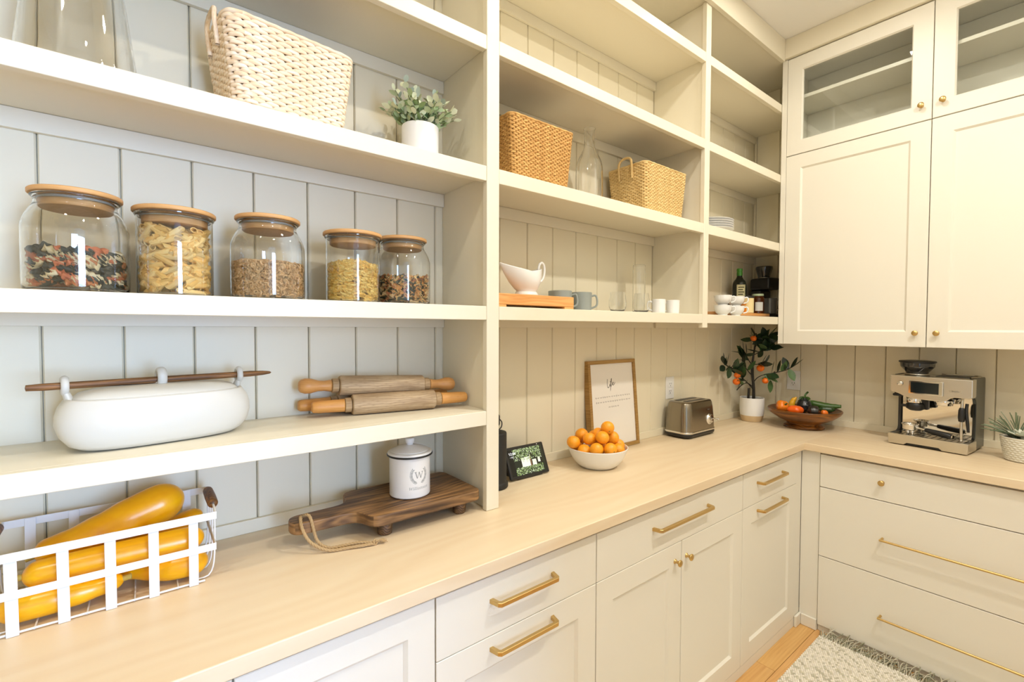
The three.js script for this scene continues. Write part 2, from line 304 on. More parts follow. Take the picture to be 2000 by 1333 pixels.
const bar = (r, len) => [new THREE.CylinderGeometry(r, r, len, 16).rotateZ(Math.PI / 2).translate(0, 0, 0.032), ...[-1, 1].map((s) => new THREE.CylinderGeometry(r * 1.05, r * 1.05, 0.034, 14).rotateX(Math.PI / 2).translate(s * (len / 2 - r), 0, 0.017))];
function panelDoor(parent, name, cx, cy, w, h, st = 0.075) {
  const d = part(name, frameFront(w, h, st), MAT.cabinet, parent, [cx, cy, 0]);
  part('panel', new THREE.BoxGeometry(w - 2 * st, h - 2 * st, 0.006).translate(0, 0, -0.0108), MAT.cabinet, d);
  return d;
}
const pull = (d, x, y, len) => part('handle', pullGeo(len), MAT.brass, d, [x, y, 0], [0, 0, 0]);
const knob = (d, x, y) => part('knob', knobGeo, MAT.brass, d, [x, y, 0]);
const W0 = 0.7155, DT = 0.8655, BOT = 0.045;                           // gap under the drawers, top of the drawers, bottom of the doors
function carcass(o, x0, x1) {
  part('carcass', span(x0 + 0.0004, x1 - 0.0004, 0.05, C - CT - 0.0006, -0.50, -0.0205, 0.001), MAT.cabinet, o);
  part('plinth', span(x0 + 0.0004, x1 - 0.0004, 0.0006, 0.0435, -0.48, -0.001, 0.001), MAT.cabinet, o);
}
const GAP = 0.0016;
{
  const o = thing('base_cabinet', 'cream base cupboard with a plain panelled door under the squash basket', 'cupboard', [0, 0, Db]);
  const x0 = -1.10, x1 = -0.3058; carcass(o, x0, x1);
  for (const [a, b] of [[x0, -0.701], [-0.701, x1]]) panelDoor(o, 'door', (a + b) / 2, (BOT + DT) / 2, b - a - 2 * GAP, DT - BOT, 0.066);
}
{
  const o = thing('base_cabinet', 'cream base cupboard with a far-left brass pull on its drawer and another on its door', 'cupboard', [0, 0, Db]);
  o.userData.label = 'cream base cupboard below the rolling pins with two long brass pulls, one above the other';
  const x0 = -0.3058, x1 = 0.2343, cx = (x0 + x1) / 2; carcass(o, x0, x1);
  const d = part('drawer', slab(x1 - x0 - 2 * GAP, DT - W0 - GAP), MAT.cabinet, o, [cx, (DT + W0) / 2, 0]);
  pull(d, -0.012, 0.012, 0.215);
  const e = panelDoor(o, 'door', cx, (BOT + W0) / 2, x1 - x0 - 2 * GAP, W0 - BOT - GAP);
  pull(e, -0.012, (W0 - BOT) / 2 - 0.034, 0.215);
}
{
  const o = thing('base_cabinet', 'cream base cupboard with one wide drawer over two knobbed doors', 'cupboard', [0, 0, Db]);
  const x0 = 0.2343, x1 = 1.1435, cx = (x0 + x1) / 2, m = cx; carcass(o, x0, x1);
  const d = part('drawer', slab(x1 - x0 - 2 * GAP, DT - W0 - GAP), MAT.cabinet, o, [cx, (DT + W0) / 2, 0]);
  pull(d, 0, 0.012, 0.355);
  const a = panelDoor(o, 'door', (x0 + m) / 2, (BOT + W0) / 2, m - x0 - 2 * GAP, W0 - BOT - GAP); knob(a, (m - x0) / 2 - 0.042, (W0 - BOT) / 2 - 0.062);
  const b = panelDoor(o, 'door', (x1 + m) / 2, (BOT + W0) / 2, x1 - m - 2 * GAP, W0 - BOT - GAP); knob(b, -(m - x0) / 2 + 0.030, (W0 - BOT) / 2 - 0.062);
}
{
  const o = thing('base_cabinet', 'cream base cupboard nearest the inside corner with two short brass pulls', 'cupboard', [0, 0, Db]);
  const x0 = 1.1435, x1 = 1.690, cx = (x0 + x1) / 2; carcass(o, x0, x1);
  const d = part('drawer', slab(x1 - x0 - 2 * GAP, DT - W0 - GAP), MAT.cabinet, o, [cx, (DT + W0) / 2, 0]);
  pull(d, -0.018, 0.014, 0.262);
  const e = panelDoor(o, 'door', cx, (BOT + W0) / 2, x1 - x0 - 2 * GAP, W0 - BOT - GAP);
  pull(e, -0.014, (W0 - BOT) / 2 - 0.034, 0.262);
}
{
  const o = thing('drawer_cabinet', 'cream drawer unit with long thin brass bars on the right beside the rug', 'drawer unit', [XL, 0, 0]);
  const z0 = 0.6015, z1 = 1.78, w = z1 - z0, cz = (z0 + z1) / 2;
  part('carcass', span(0.0205, XR - XL - 0.002, 0.033, C - CT - 0.0006, z0 + 0.0004, z1, 0.001), MAT.cabinet, o);
  part('plinth', span(0.012, XR - XL - 0.002, 0.0006, 0.0325, z0 + 0.0004, z1, 0.001), MAT.cabinet, o);
  part('filler_panel', span(0.006, 0.03, 0.0006, C - CT - 0.0006, Db + 0.0006, z0 - 0.001, 0.001), MAT.cabinet, o);
  part('filler_panel', span(-0.0590, 0.0055, 0.0006, C - CT - 0.0006, Db - 0.0195, Db - 0.0008, 0.0005), MAT.cabinet, o);
  part('skirting', [span(-0.006, 0.0055, 0.0006, 0.055, Db + 0.012, z0 - 0.001, 0.003), span(-0.0573, 0.0055, 0.0006, 0.055, Db + 0.0004, Db + 0.0118, 0.003)], MAT.cabinet, o);
  const rows = [[0.7125, 0.869], [0.376, 0.7095], [0.034, 0.373]];
  rows.forEach(([a, b], i) => {
    const d = part('drawer', slab(w - 2 * GAP, b - a), MAT.cabinet, o, [0, (a + b) / 2, cz], [0, -Math.PI / 2, 0]);
    if (i === 0) { knob(d, 0.845 - cz, 0.003); knob(d, cz - 0.845, 0.003); } else part('handle', bar(0.0048, 2 * (cz - 0.846)), MAT.brass, d, [0, i === 1 ? 0.002 : -0.008, 0]);
  });
}
{
  const o = thing('worktop', 'pale wooden worktop running along both walls of the pantry', 'worktop', [0, 0, 0]);
  part('slab', boxUV(span(LEFT + 0.001, XR - 0.0008, C - CT, C, 0.0008, Dc, 0.003, 2)), MAT.counter, o);
  part('slab', swapUV(boxUV(span(XC, XR - 0.0008, C - CT, C, Dc - 0.0032, NEAR, 0.003, 2), 1, 0.7), true), MAT.counter, o);
}
{
  const o = thing('wall_cabinet', 'tall cream wall cupboard with glazed doors over panelled doors', 'cupboard', [XU, 0, 0]);
  const z0 = 0.2867, z1 = 1.57, y0 = 1.3896, y1 = 2.968, dx = XR - XU - 0.001;
  part('side_panel', span(0, dx, y0, y1, z0, z0 + 0.0262, 0.001), MAT.cabinet, o);
  part('side_panel', span(0, dx, y0, y1, z1 - 0.0262, z1, 0.001), MAT.cabinet, o);
  part('base_panel', span(0.021, dx, y0 + 0.002, y0 + 0.022, z0 + 0.0264, z1 - 0.0264, 0.001), MAT.cabinet, o);
  part('shelf', span(0.021, dx - 0.009, 2.425, 2.445, z0 + 0.0264, z1 - 0.0264, 0.001), MAT.cabinet, o);
  part('shelf', span(0.035, dx - 0.012, 2.745, 2.763, z0 + 0.0264, z1 - 0.0264, 0.001), MAT.cabinet, o);
  part('top_panel', span(0.021, dx, y1 - 0.02, y1, z0 + 0.0264, z1 - 0.0264, 0.001), MAT.cabinet, o);
  part('back_panel', span(dx - 0.008, dx - 0.001, y0 + 0.024, y1 - 0.022, z0 + 0.0266, z1 - 0.0266, 0.001), MAT.cabinet, o);
  part('divider', span(0.025, dx - 0.009, 2.446, 2.947, 0.919, 0.939, 0.001), MAT.cabinet, o);
  const zs = [[0.3145, 0.9275], [0.9305, 1.5425]], T0 = Math.PI / 2;
  zs.forEach(([a, b], i) => {
    const w = b - a, cz = (a + b) / 2;
    const d = part('door', frameFront(w, 2.4315 - 1.3896, 0.072), MAT.cabinet, o, [0, (2.4315 + 1.3896) / 2, cz], [0, -T0, 0]);
    part('panel', new THREE.BoxGeometry(w - 0.144, 2.4315 - 1.3896 - 0.144, 0.006).translate(0, 0, -0.0108), MAT.cabinet, d);
    knob(d, (i ? -1 : 1) * (w / 2 - 0.036), -(2.4315 - 1.3896) / 2 + 0.066);
    const g = part('door', frameFront(w, 2.965 - 2.436, 0.072, 0.02, 0.005, 0.008), MAT.cabinet, o, [0, (2.965 + 2.436) / 2, cz], [0, -T0, 0]);
    part('pane', new THREE.BoxGeometry(w - 0.144, 2.965 - 2.436 - 0.144, 0.003).translate(0, 0, -0.0125), MAT.glass, g);
    knob(g, (i ? -1 : 1) * (w / 2 - 0.036), -(2.965 - 2.436) / 2 + 0.068);
  });
}
// ---------------------------------------------------------------- pasta jars on the shelf at eye height
const SH3 = S.s3[0] + 0.0006, SH4 = S.s4[0] + 0.0006, SH2 = S.s2[0] + 0.0006, TOPY = C + 0.0006;
function makeJar(wide, label, x, z) {
  const o = thing('storage_jar', label, 'jar', [x, SH3, z], 0, 'glass pasta jars with bamboo lids');
  const prof = wide
    ? [[0, 0.001], [0.070, 0.0008], [0.078, 0.004], [0.082, 0.014], [0.0825, 0.06], [0.0825, 0.122], [0.0805, 0.138], [0.075, 0.153], [0.068, 0.166], [0.0645, 0.173], [0.0635, 0.181], [0.066, 0.186], [0.0685, 0.1885], [0.067, 0.1905], [0.0625, 0.19], [0.0612, 0.181], [0.0622, 0.172], [0.066, 0.165], [0.073, 0.152], [0.0783, 0.1375], [0.0803, 0.122], [0.0803, 0.06], [0.0797, 0.016], [0.075, 0.0065], [0.068, 0.0045], [0, 0.0045]]
    : [[0, 0.001], [0.062, 0.0008], [0.069, 0.004], [0.0705, 0.012], [0.0705, 0.09], [0.0705, 0.166], [0.0708, 0.172], [0.0735, 0.1765], [0.072, 0.179], [0.0675, 0.1785], [0.0683, 0.172], [0.0683, 0.166], [0.0683, 0.09], [0.0683, 0.014], [0.066, 0.0065], [0.06, 0.0045], [0, 0.0045]];
  part('glass_body', smoothLathe(prof, 72, 4), MAT.solidGlass, o);
  const y = wide ? 0.1918 : 0.1803, R = wide ? 0.0725 : 0.0772, r = wide ? 0.0575 : 0.0605;
  const lid = part('lid', lathe([[0, 0], [R - 0.0025, 0], [R, 0.0018], [R, 0.0076], [R - 0.002, 0.0096], [0, 0.0098]], 64), MAT.bamboo, o, [0, y, 0]);
  part('plug', lathe([[0, -0.024], [r - 0.002, -0.024], [r, -0.022], [r, -0.0002], [0, -0.0002]], 56), MAT.bamboo, lid);
  part('gasket', lathe([[r, -0.008], [r + 0.002, -0.010], [r + 0.0035, -0.008], [r + 0.003, -0.004], [r, -0.003]], 56), MAT.gasket, lid);
  return o;
}
makeJar(true, 'wide glass jar with bamboo lid, one third full of tricolour spiral pasta', -0.9145, 0.145);
makeJar(false, 'straight glass jar with bamboo lid filled almost to the top with penne', -0.753, 0.15);
makeJar(true, 'wide glass jar with bamboo lid, half full of small brown pasta elbows', -0.566, 0.15);
makeJar(false, 'straight glass jar with bamboo lid holding short yellow pasta twists', -0.357, 0.155);
makeJar(true, 'wide glass jar with bamboo lid holding coloured bow tie pasta, beside the upright', -0.192, 0.115);

// loose pieces inside a jar: every piece lies wholly inside radius R and under the heap's surface
function fill(name, label, geo, len, colors, R, H, n, at, seed, o = {}) {
  const r = rng(seed), m = new THREE.InstancedMesh(geo, std({ color: 0xffffff, roughness: 0.55 }), n), q = new THREE.Quaternion(), X = V3(1, 0, 0), col = new THREE.Color();
  const bump = (x, z) => H + (o.heap ?? 0.006) * Math.sin(x * 90 + seed) * Math.cos(z * 70) - (o.dome ?? 0) * ((x * x + z * z) / (R * R));
  let k = 0, tries = 0;
  while (k < n && tries++ < n * 60) {
    const a = r() * 6.283, edge = r() < (o.edge ?? 0.7), rad = edge ? R * (0.86 + 0.14 * r()) : R * Math.sqrt(r()), x = Math.cos(a) * rad, z = Math.sin(a) * rad, y = r() < 0.25 ? bump(x, z) - r() * 0.012 : r() * H;
    const along = a + Math.PI / 2 + (r() - 0.5) * (edge ? 0.9 : 6), tilt = (r() - 0.5) * (o.tilt ?? 1.6), d = V3(Math.cos(along) * Math.cos(tilt), Math.sin(tilt), Math.sin(along) * Math.cos(tilt));
    let ok = true; for (const s of [-1, 1]) { const ex = x + d.x * s * len / 2, ey = y + d.y * s * len / 2, ez = z + d.z * s * len / 2; if (Math.hypot(ex, ez) > R || ey < 0.006 || ey > bump(ex, ez) + 0.004) ok = false; }
    if (!ok) continue;
    q.setFromUnitVectors(X, d).multiply(new THREE.Quaternion().setFromAxisAngle(X, r() * 6.283));
    m.setMatrixAt(k, M4.compose(V3(x, y, z), q, V3(1, 1, 1)));
    const c = colors[Math.floor(r() * colors.length)], v = 0.85 + 0.3 * r(); m.setColorAt(k, col.setRGB(c[0] * v, c[1] * v, c[2] * v)); k++;
  }
  m.count = k; m.name = name; m.position.set(...at); shadow(m); m.userData = { label, category: 'pasta', kind: 'stuff' }; scene.add(m); return m;
}
{
  const rings = []; for (let i = 0; i <= 16; i++) { const a = i / 16 * 7.5, ring = []; for (let j = 0; j < 9; j++) { const t = j / 9 * 6.283, rr = 0.003 + 0.0052 * Math.max(0, Math.cos(3 * t)); ring.push(V3((i / 16 - 0.5) * 0.046, Math.cos(t + a) * rr, Math.sin(t + a) * rr)); } rings.push(ring); }
  const fus = loft(rings);
  fill('spiral_pasta', 'dark green, orange and cream spiral pasta inside the leftmost wide jar', fus, 0.046, [[0.045, 0.055, 0.04], [0.03, 0.045, 0.035], [0.62, 0.17, 0.06], [0.58, 0.2, 0.06], [0.86, 0.69, 0.36], [0.9, 0.74, 0.42]], 0.072, 0.082, 300, [-0.9145, SH3, 0.145], 71, { tilt: 0.9, heap: 0.008 });
}
{
  const n = 10, L = 0.046, ro = 0.0063, ri = 0.0046, rings = [];
  for (const [s, rr] of [[-1, ri], [-1, ro], [1, ro], [1, ri], [-1, ri]]) { const ring = []; for (let j = 0; j < n; j++) { const t = j / n * 6.283; ring.push(V3(s * L / 2 + Math.cos(t) * 0.0045, Math.cos(t) * rr, Math.sin(t) * rr)); } rings.push(ring); }
  fill('penne_pasta', 'golden penne filling the straight jar beside the spiral pasta', toCreasedNormals(loft(rings, false), 0.7), 0.05, [[0.95, 0.62, 0.2], [0.96, 0.68, 0.26], [0.93, 0.56, 0.15]], 0.0625, 0.146, 460, [-0.753, SH3, 0.15], 72, { heap: 0.006, tilt: 1.5, edge: 0.75 });
}
{
  const g = new THREE.TorusGeometry(0.0042, 0.0021, 6, 9, 4.2).rotateX(Math.PI / 2);
  fill('elbow_pasta', 'tiny brown pasta elbows filling half of the middle jar', g, 0.009, [[0.72, 0.45, 0.2], [0.8, 0.53, 0.26], [0.62, 0.36, 0.15]], 0.0765, 0.088, 5200, [-0.566, SH3, 0.15], 73, { heap: 0.003, tilt: 3, edge: 0.85 });
}
{
  const rings = []; for (let i = 0; i <= 10; i++) { const a = i / 10 * 5, ring = []; for (let j = 0; j < 6; j++) { const t = j / 6 * 6.283, rr = 0.0029 + 0.0013 * Math.cos(2 * t); ring.push(V3((i / 10 - 0.5) * 0.026, Math.cos(t + a) * rr, Math.sin(t + a) * rr)); } rings.push(ring); }
  fill('twist_pasta', 'short yellow pasta twists in the straight jar next to the bow ties', loft(rings), 0.027, [[0.95, 0.64, 0.15], [0.96, 0.69, 0.2], [0.9, 0.54, 0.1]], 0.0645, 0.118, 1500, [-0.357, SH3, 0.155], 74, { heap: 0.004, dome: 0.016, tilt: 1.0, edge: 0.85 });
}
{
  const s = new THREE.Shape(); s.moveTo(-0.013, -0.009); s.lineTo(-0.011, -0.006); s.lineTo(-0.003, -0.0025); s.lineTo(0.003, -0.0025); s.lineTo(0.011, -0.006); s.lineTo(0.013, -0.009); s.lineTo(0.014, 0); s.lineTo(0.013, 0.009); s.lineTo(0.003, 0.0025); s.lineTo(-0.003, 0.0025); s.lineTo(-0.013, 0.009); s.lineTo(-0.014, 0); s.closePath();
  const g = new THREE.ExtrudeGeometry(s, { depth: 0.0015, bevelEnabled: false }); const p = g.attributes.position; for (let i = 0; i < p.count; i++) p.setZ(i, p.getZ(i) + 0.003 * Math.sin(p.getY(i) * 330) * Math.min(1, Math.abs(p.getX(i)) / 0.006)); g.computeVertexNormals();
  fill('bow_tie_pasta', 'orange, cream and dark bow tie pasta in the jar by the upright', g, 0.028, [[0.8, 0.38, 0.1], [0.88, 0.55, 0.2], [0.9, 0.62, 0.27], [0.62, 0.22, 0.08], [0.05, 0.06, 0.035], [0.06, 0.07, 0.03]], 0.0735, 0.084, 700, [-0.192, SH3, 0.115], 75, { tilt: 2.4, heap: 0.006, edge: 0.7 });
}
// ---------------------------------------------------------------- baskets and what else stands on the shelves
function strawTex(seed, base, dark) {
  const a = noise2(seed, 40, 6), b = noise2(seed + 1, 60, 40);
  return dataTex(512, 64, (u, v) => mixc(base, dark, Math.max(0, Math.min(1, 0.55 * a(u * 40, v * 6) + 0.45 * b(u * 60, v * 40) - 0.12))));
}
function basketRing(w, d, rc, n) {                                      // points of a rounded rectangle, evenly spaced
  const pts = [], L = [w - 2 * rc, d - 2 * rc], per = 2 * (L[0] + L[1]) + 2 * Math.PI * rc;
  for (let i = 0; i < n; i++) {
    let s = i / n * per; const seg = [[L[0], 0], [Math.PI * rc / 2, 1], [L[1], 0], [Math.PI * rc / 2, 1], [L[0], 0], [Math.PI * rc / 2, 1], [L[1], 0], [Math.PI * rc / 2, 1]];
    const cx = w / 2 - rc, cz = d / 2 - rc, C4 = [[cx, cz], [cx, -cz], [-cx, -cz], [-cx, cz]]; let k = 0; while (k < 7 && s > seg[k][0]) { s -= seg[k][0]; k++; }
    let x, z, nx, nz;
    if (k === 0) { x = -cx + s; z = d / 2; nx = 0; nz = 1; } else if (k === 2) { x = w / 2; z = cz - s; nx = 1; nz = 0; } else if (k === 4) { x = cx - s; z = -d / 2; nx = 0; nz = -1; } else if (k === 6) { x = -w / 2; z = -cz + s; nx = -1; nz = 0; }
    else { const q = (k - 1) / 2, a0 = [Math.PI / 2, 0, -Math.PI / 2, Math.PI][q], a = a0 - s / rc; nx = Math.cos(a); nz = Math.sin(a); x = C4[q][0] + nx * rc; z = C4[q][1] + nz * rc; }
    pts.push([x, z, nx, nz]);
  }
  return pts;
}
function strandGeo(w, d, rc, periods, amp, phase, rv, ro, seed, P0 = 3) {
  const r = rng(seed), n = periods * 8, P = basketRing(w, d, rc, n), rings = [], jit = Array.from({ length: periods }, () => (r() - 0.5));
  for (let i = 0; i <= n; i++) {
    const [x, z, nx, nz] = P[i % n], k = Math.floor(((i + phase * 4) % n) / 8), q = Math.abs(Math.cos((i / 8 + phase * 0.5) * 3.1416)), c = 1 - 2 * Math.pow(1 - q, P0), off = amp * c + jit[k % periods] * 0.0012, thick = 0.88 + 0.12 * c, dy = jit[(k + 3) % periods] * 0.0016, ring = [];
    for (let j = 0; j < 6; j++) { const a = j / 6 * 6.283, h = Math.cos(a) * rv * thick + dy, o = off + Math.sin(a) * ro; ring.push(V3(x + nx * o, h, z + nz * o)); }
    rings.push(ring);
  }
  return loft(rings, false);
}
function makeBasket(label, pos, turn, P) {
  const o = thing('woven_basket', label, 'basket', pos, turn);
  const tex = strawTex(P.seed, P.light, P.dark), mats = [0, 1, 2].map((k) => { const t = tex.clone(); t.repeat.set(1.1, 5); t.offset.set(k * 0.31, k * 0.2); t.needsUpdate = true; return std({ map: t, roughness: 0.75 }); });
  const per = (w, d) => Math.round((2 * (w + d)) / P.pitch);
  const wall = []; for (let i = 0; i <= 6; i++) { const t = i / 6, w = P.wb + (P.wt - P.wb) * t - 0.008, d = P.db + (P.dt - P.db) * t - 0.008; wall.push(basketRing(w, d, P.rc, 64).map((p) => V3(p[0], 0.004 + t * (P.h - 0.012), p[1]))); }
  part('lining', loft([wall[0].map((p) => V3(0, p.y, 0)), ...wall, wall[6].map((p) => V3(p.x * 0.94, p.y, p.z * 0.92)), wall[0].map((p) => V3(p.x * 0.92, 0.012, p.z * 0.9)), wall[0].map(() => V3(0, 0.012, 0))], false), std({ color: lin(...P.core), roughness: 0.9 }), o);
  const n0 = per((P.wb + P.wt) / 2, (P.db + P.dt) / 2);
  for (let i = 0; i < P.rows; i++) {
    const t = (i + 0.5) / P.rows, w = P.wb + (P.wt - P.wb) * t, d = P.db + (P.dt - P.db) * t;
    part('woven_strand', strandGeo(w, d, P.rc, n0, P.amp, i % 2, P.h / P.rows * 0.62, P.ro, P.seed + i), mats[i % 3], o, [0, 0.001 + P.h / P.rows * 0.62 + t * (P.h - P.h / P.rows * 1.3), 0]);
  }
  part('rim', loft((() => { const Q = basketRing(P.wt, P.dt, P.rc, 120), R = []; for (let i = 0; i <= 120; i++) { const [x, z, nx, nz] = Q[i % 120], ring = [], b = 1 + 0.12 * Math.sin(i * 1.57); for (let j = 0; j < 8; j++) { const a = j / 8 * 6.283; ring.push(V3(x + nx * Math.sin(a) * 0.006 * b, P.h + Math.cos(a) * 0.005 * b, z + nz * Math.sin(a) * 0.006 * b)); } R.push(ring); } return R; })(), false), mats[1], o);
  for (const s of P.handles) { const x = s * (P.wt / 2 + 0.003); part('handle', tube([[x, P.h * 0.74, -0.033], [x + s * 0.006, P.h + 0.002, -0.034], [x + s * 0.004, P.h + P.hh * 0.75, -0.026], [x + s * 0.002, P.h + P.hh, 0], [x + s * 0.004, P.h + P.hh * 0.75, 0.026], [x + s * 0.006, P.h + 0.002, 0.034], [x, P.h * 0.74, 0.033]], 0.0052, 36, 8), mats[2], o); }
  return o;
}
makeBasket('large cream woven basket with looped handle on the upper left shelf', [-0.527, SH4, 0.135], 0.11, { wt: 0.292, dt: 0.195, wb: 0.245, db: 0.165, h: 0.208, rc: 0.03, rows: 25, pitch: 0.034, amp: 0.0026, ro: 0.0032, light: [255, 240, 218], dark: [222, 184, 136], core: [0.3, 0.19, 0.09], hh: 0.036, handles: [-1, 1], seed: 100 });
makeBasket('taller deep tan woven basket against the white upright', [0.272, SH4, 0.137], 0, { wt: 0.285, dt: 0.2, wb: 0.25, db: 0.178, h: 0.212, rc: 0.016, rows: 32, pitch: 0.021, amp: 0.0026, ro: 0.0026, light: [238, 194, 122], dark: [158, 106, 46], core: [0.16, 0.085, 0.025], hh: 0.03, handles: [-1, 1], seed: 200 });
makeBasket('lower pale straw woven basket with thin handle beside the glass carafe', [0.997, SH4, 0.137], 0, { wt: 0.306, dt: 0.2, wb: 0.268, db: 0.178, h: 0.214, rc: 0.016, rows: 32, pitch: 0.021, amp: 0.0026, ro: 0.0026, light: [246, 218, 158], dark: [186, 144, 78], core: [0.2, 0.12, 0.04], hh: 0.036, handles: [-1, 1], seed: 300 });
{
  const o = thing('glass_vase', 'large clear tapering glass vase at the far left of the upper shelf', 'vase', [-0.908, SH4, 0.135]);
  part('glass_body', smoothLathe([[0, 0.001], [0.088, 0.001], [0.0935, 0.004], [0.0945, 0.014], [0.0925, 0.06], [0.083, 0.14], [0.073, 0.22], [0.066, 0.29], [0.0655, 0.312], [0.064, 0.314], [0.062, 0.312], [0.0625, 0.29], [0.0695, 0.22], [0.0795, 0.14], [0.089, 0.06], [0.0905, 0.02], [0.086, 0.009], [0, 0.008]], 72, 5), MAT.solidGlass, o);
}
{
  const o = thing('glass_carafe', 'clear glass carafe with a narrow neck between the two tan baskets', 'carafe', [0.622, SH4, 0.125]);
  part('glass_body', smoothLathe([[0, 0.001], [0.05, 0.001], [0.0545, 0.004], [0.0555, 0.02], [0.055, 0.14], [0.05, 0.185], [0.034, 0.222], [0.023, 0.25], [0.0205, 0.285], [0.0215, 0.318], [0.0245, 0.322], [0.023, 0.323], [0.0195, 0.316], [0.0175, 0.285], [0.02, 0.25], [0.031, 0.22], [0.047, 0.185], [0.052, 0.14], [0.0525, 0.02], [0.05, 0.008], [0, 0.007]], 56, 5), MAT.solidGlass, o);
}
function leafGeo(L, W, fold = 0.25, curl = 0.12, round = false) {         // blade along +y, folded on its midrib
  const n = 5, pos = [], idx = [], uv = [];
  for (let i = 0; i <= n; i++) { const t = i / n, w = W / 2 * (round ? Math.sqrt(Math.max(0, 1 - (2 * t - 1) ** 2)) : Math.pow(Math.sin(Math.PI * Math.min(1, 0.06 + t * 0.94)), 0.8)), z = curl * L * t * t; pos.push(-w, t * L, z + w * fold, 0, t * L, z, w, t * L, z + w * fold); uv.push(0, t, 0.5, t, 1, t); }
  for (let i = 0; i < n; i++) { const a = i * 3; idx.push(a, a + 1, a + 3, a + 1, a + 4, a + 3, a + 1, a + 2, a + 4, a + 2, a + 5, a + 4); }
  const g = new THREE.BufferGeometry(); g.setAttribute('position', new THREE.Float32BufferAttribute(pos, 3)); g.setAttribute('uv', new THREE.Float32BufferAttribute(uv, 2)); g.setIndex(idx); g.computeVertexNormals(); return g;
}
const leafMat = (r, g, b, rough = 0.55) => phys({ color: lin(r, g, b), roughness: rough, side: THREE.DoubleSide });
const AIM = new THREE.Object3D();
function leafAt(parent, geo, mat, p, dir, spin) { const m = shadow(new THREE.Mesh(geo, mat)); m.name = 'leaf'; m.position.copy(p); m.quaternion.setFromUnitVectors(V3(0, 1, 0), dir.clone().normalize()).multiply(new THREE.Quaternion().setFromAxisAngle(V3(0, 1, 0), spin)); parent.add(m); return m; }
{
  const o = thing('potted_plant', 'leafy pale green eucalyptus in a white pot on the upper shelf', 'plant', [-0.152, SH4, 0.155]);
  part('pot', lathe([[0, 0.001], [0.05, 0.001], [0.054, 0.004], [0.0545, 0.112], [0.053, 0.114], [0.0505, 0.112], [0.05, 0.095], [0, 0.094]], 48), MAT.white, o);
  part('soil', new THREE.CylinderGeometry(0.0495, 0.0495, 0.004, 32).translate(0, 0.0975, 0), std({ color: lin(0.03, 0.02, 0.012), roughness: 1 }), o);
  const r = rng(12), mats = [leafMat(0.46, 0.54, 0.3), leafMat(0.34, 0.45, 0.23), leafMat(0.66, 0.69, 0.47), leafMat(0.1, 0.18, 0.08), leafMat(0.4, 0.48, 0.4), leafMat(0.22, 0.32, 0.12)], gs = [leafGeo(0.024, 0.017, 0.2, 0.1, true), leafGeo(0.029, 0.014, 0.25, 0.15), leafGeo(0.02, 0.0145, 0.15, 0.08, true)], stems = [];
  let count = 0; const extra = [[], [], []];
  for (let k = 0; k < 30; k++) {
    const a = k * 2.4 + r() * 0.5, lean = 0.12 + 0.88 * Math.sqrt(k / 29), len = 0.094 + 0.035 * r() - 0.008 * lean + (k === 14 ? 0.05 : k === 5 ? 0.045 : k === 9 ? 0.03 : 0), b = V3(Math.cos(a) * 0.03 * lean, 0.095, Math.sin(a) * 0.03 * lean), e = b.clone().add(V3(Math.cos(a) * len * lean * 0.78, len * (1.0 - 0.42 * lean), Math.sin(a) * len * lean * 0.7)), m = b.clone().lerp(e, 0.5).add(V3(0, 0.018, 0)), c = new THREE.QuadraticBezierCurve3(b, m, e);
    stems.push(new THREE.TubeGeometry(c, 6, 0.0013, 5));
    for (let i = 0; i < 12; i++) {
      const t = 0.16 + 0.84 * (i / 11), p = c.getPoint(t), tan = c.getTangent(t), side = V3(Math.cos(i * 2.2 + k), 0.2, Math.sin(i * 2.2 + k)), d = tan.clone().multiplyScalar(i === 11 ? 1.5 : 0.55).add(side);
      const gi = Math.floor(r() * 3), mi = Math.floor(r() * 6); if (count++ >= 285) { const sp = r() * 6.28; extra[mi % 3].push(gs[gi].clone().applyMatrix4(new THREE.Matrix4().compose(p, new THREE.Quaternion().setFromUnitVectors(V3(0, 1, 0), d.clone().normalize()).multiply(new THREE.Quaternion().setFromAxisAngle(V3(0, 1, 0), sp)), V3(1, 1, 1)))); continue; } leafAt(o, gs[gi], mats[t > 0.7 ? (r() < 0.55 ? 2 : r() < 0.5 ? 0 : 4) : Math.floor(r() * 6)], p, d, r() * 6.28);
    }
  }
  extra.forEach((g, i) => { if (g.length) part('foliage', g, mats[i], o).userData.kind = 'stuff'; });
  part('stems', stems, leafMat(0.12, 0.16, 0.06), o);
}
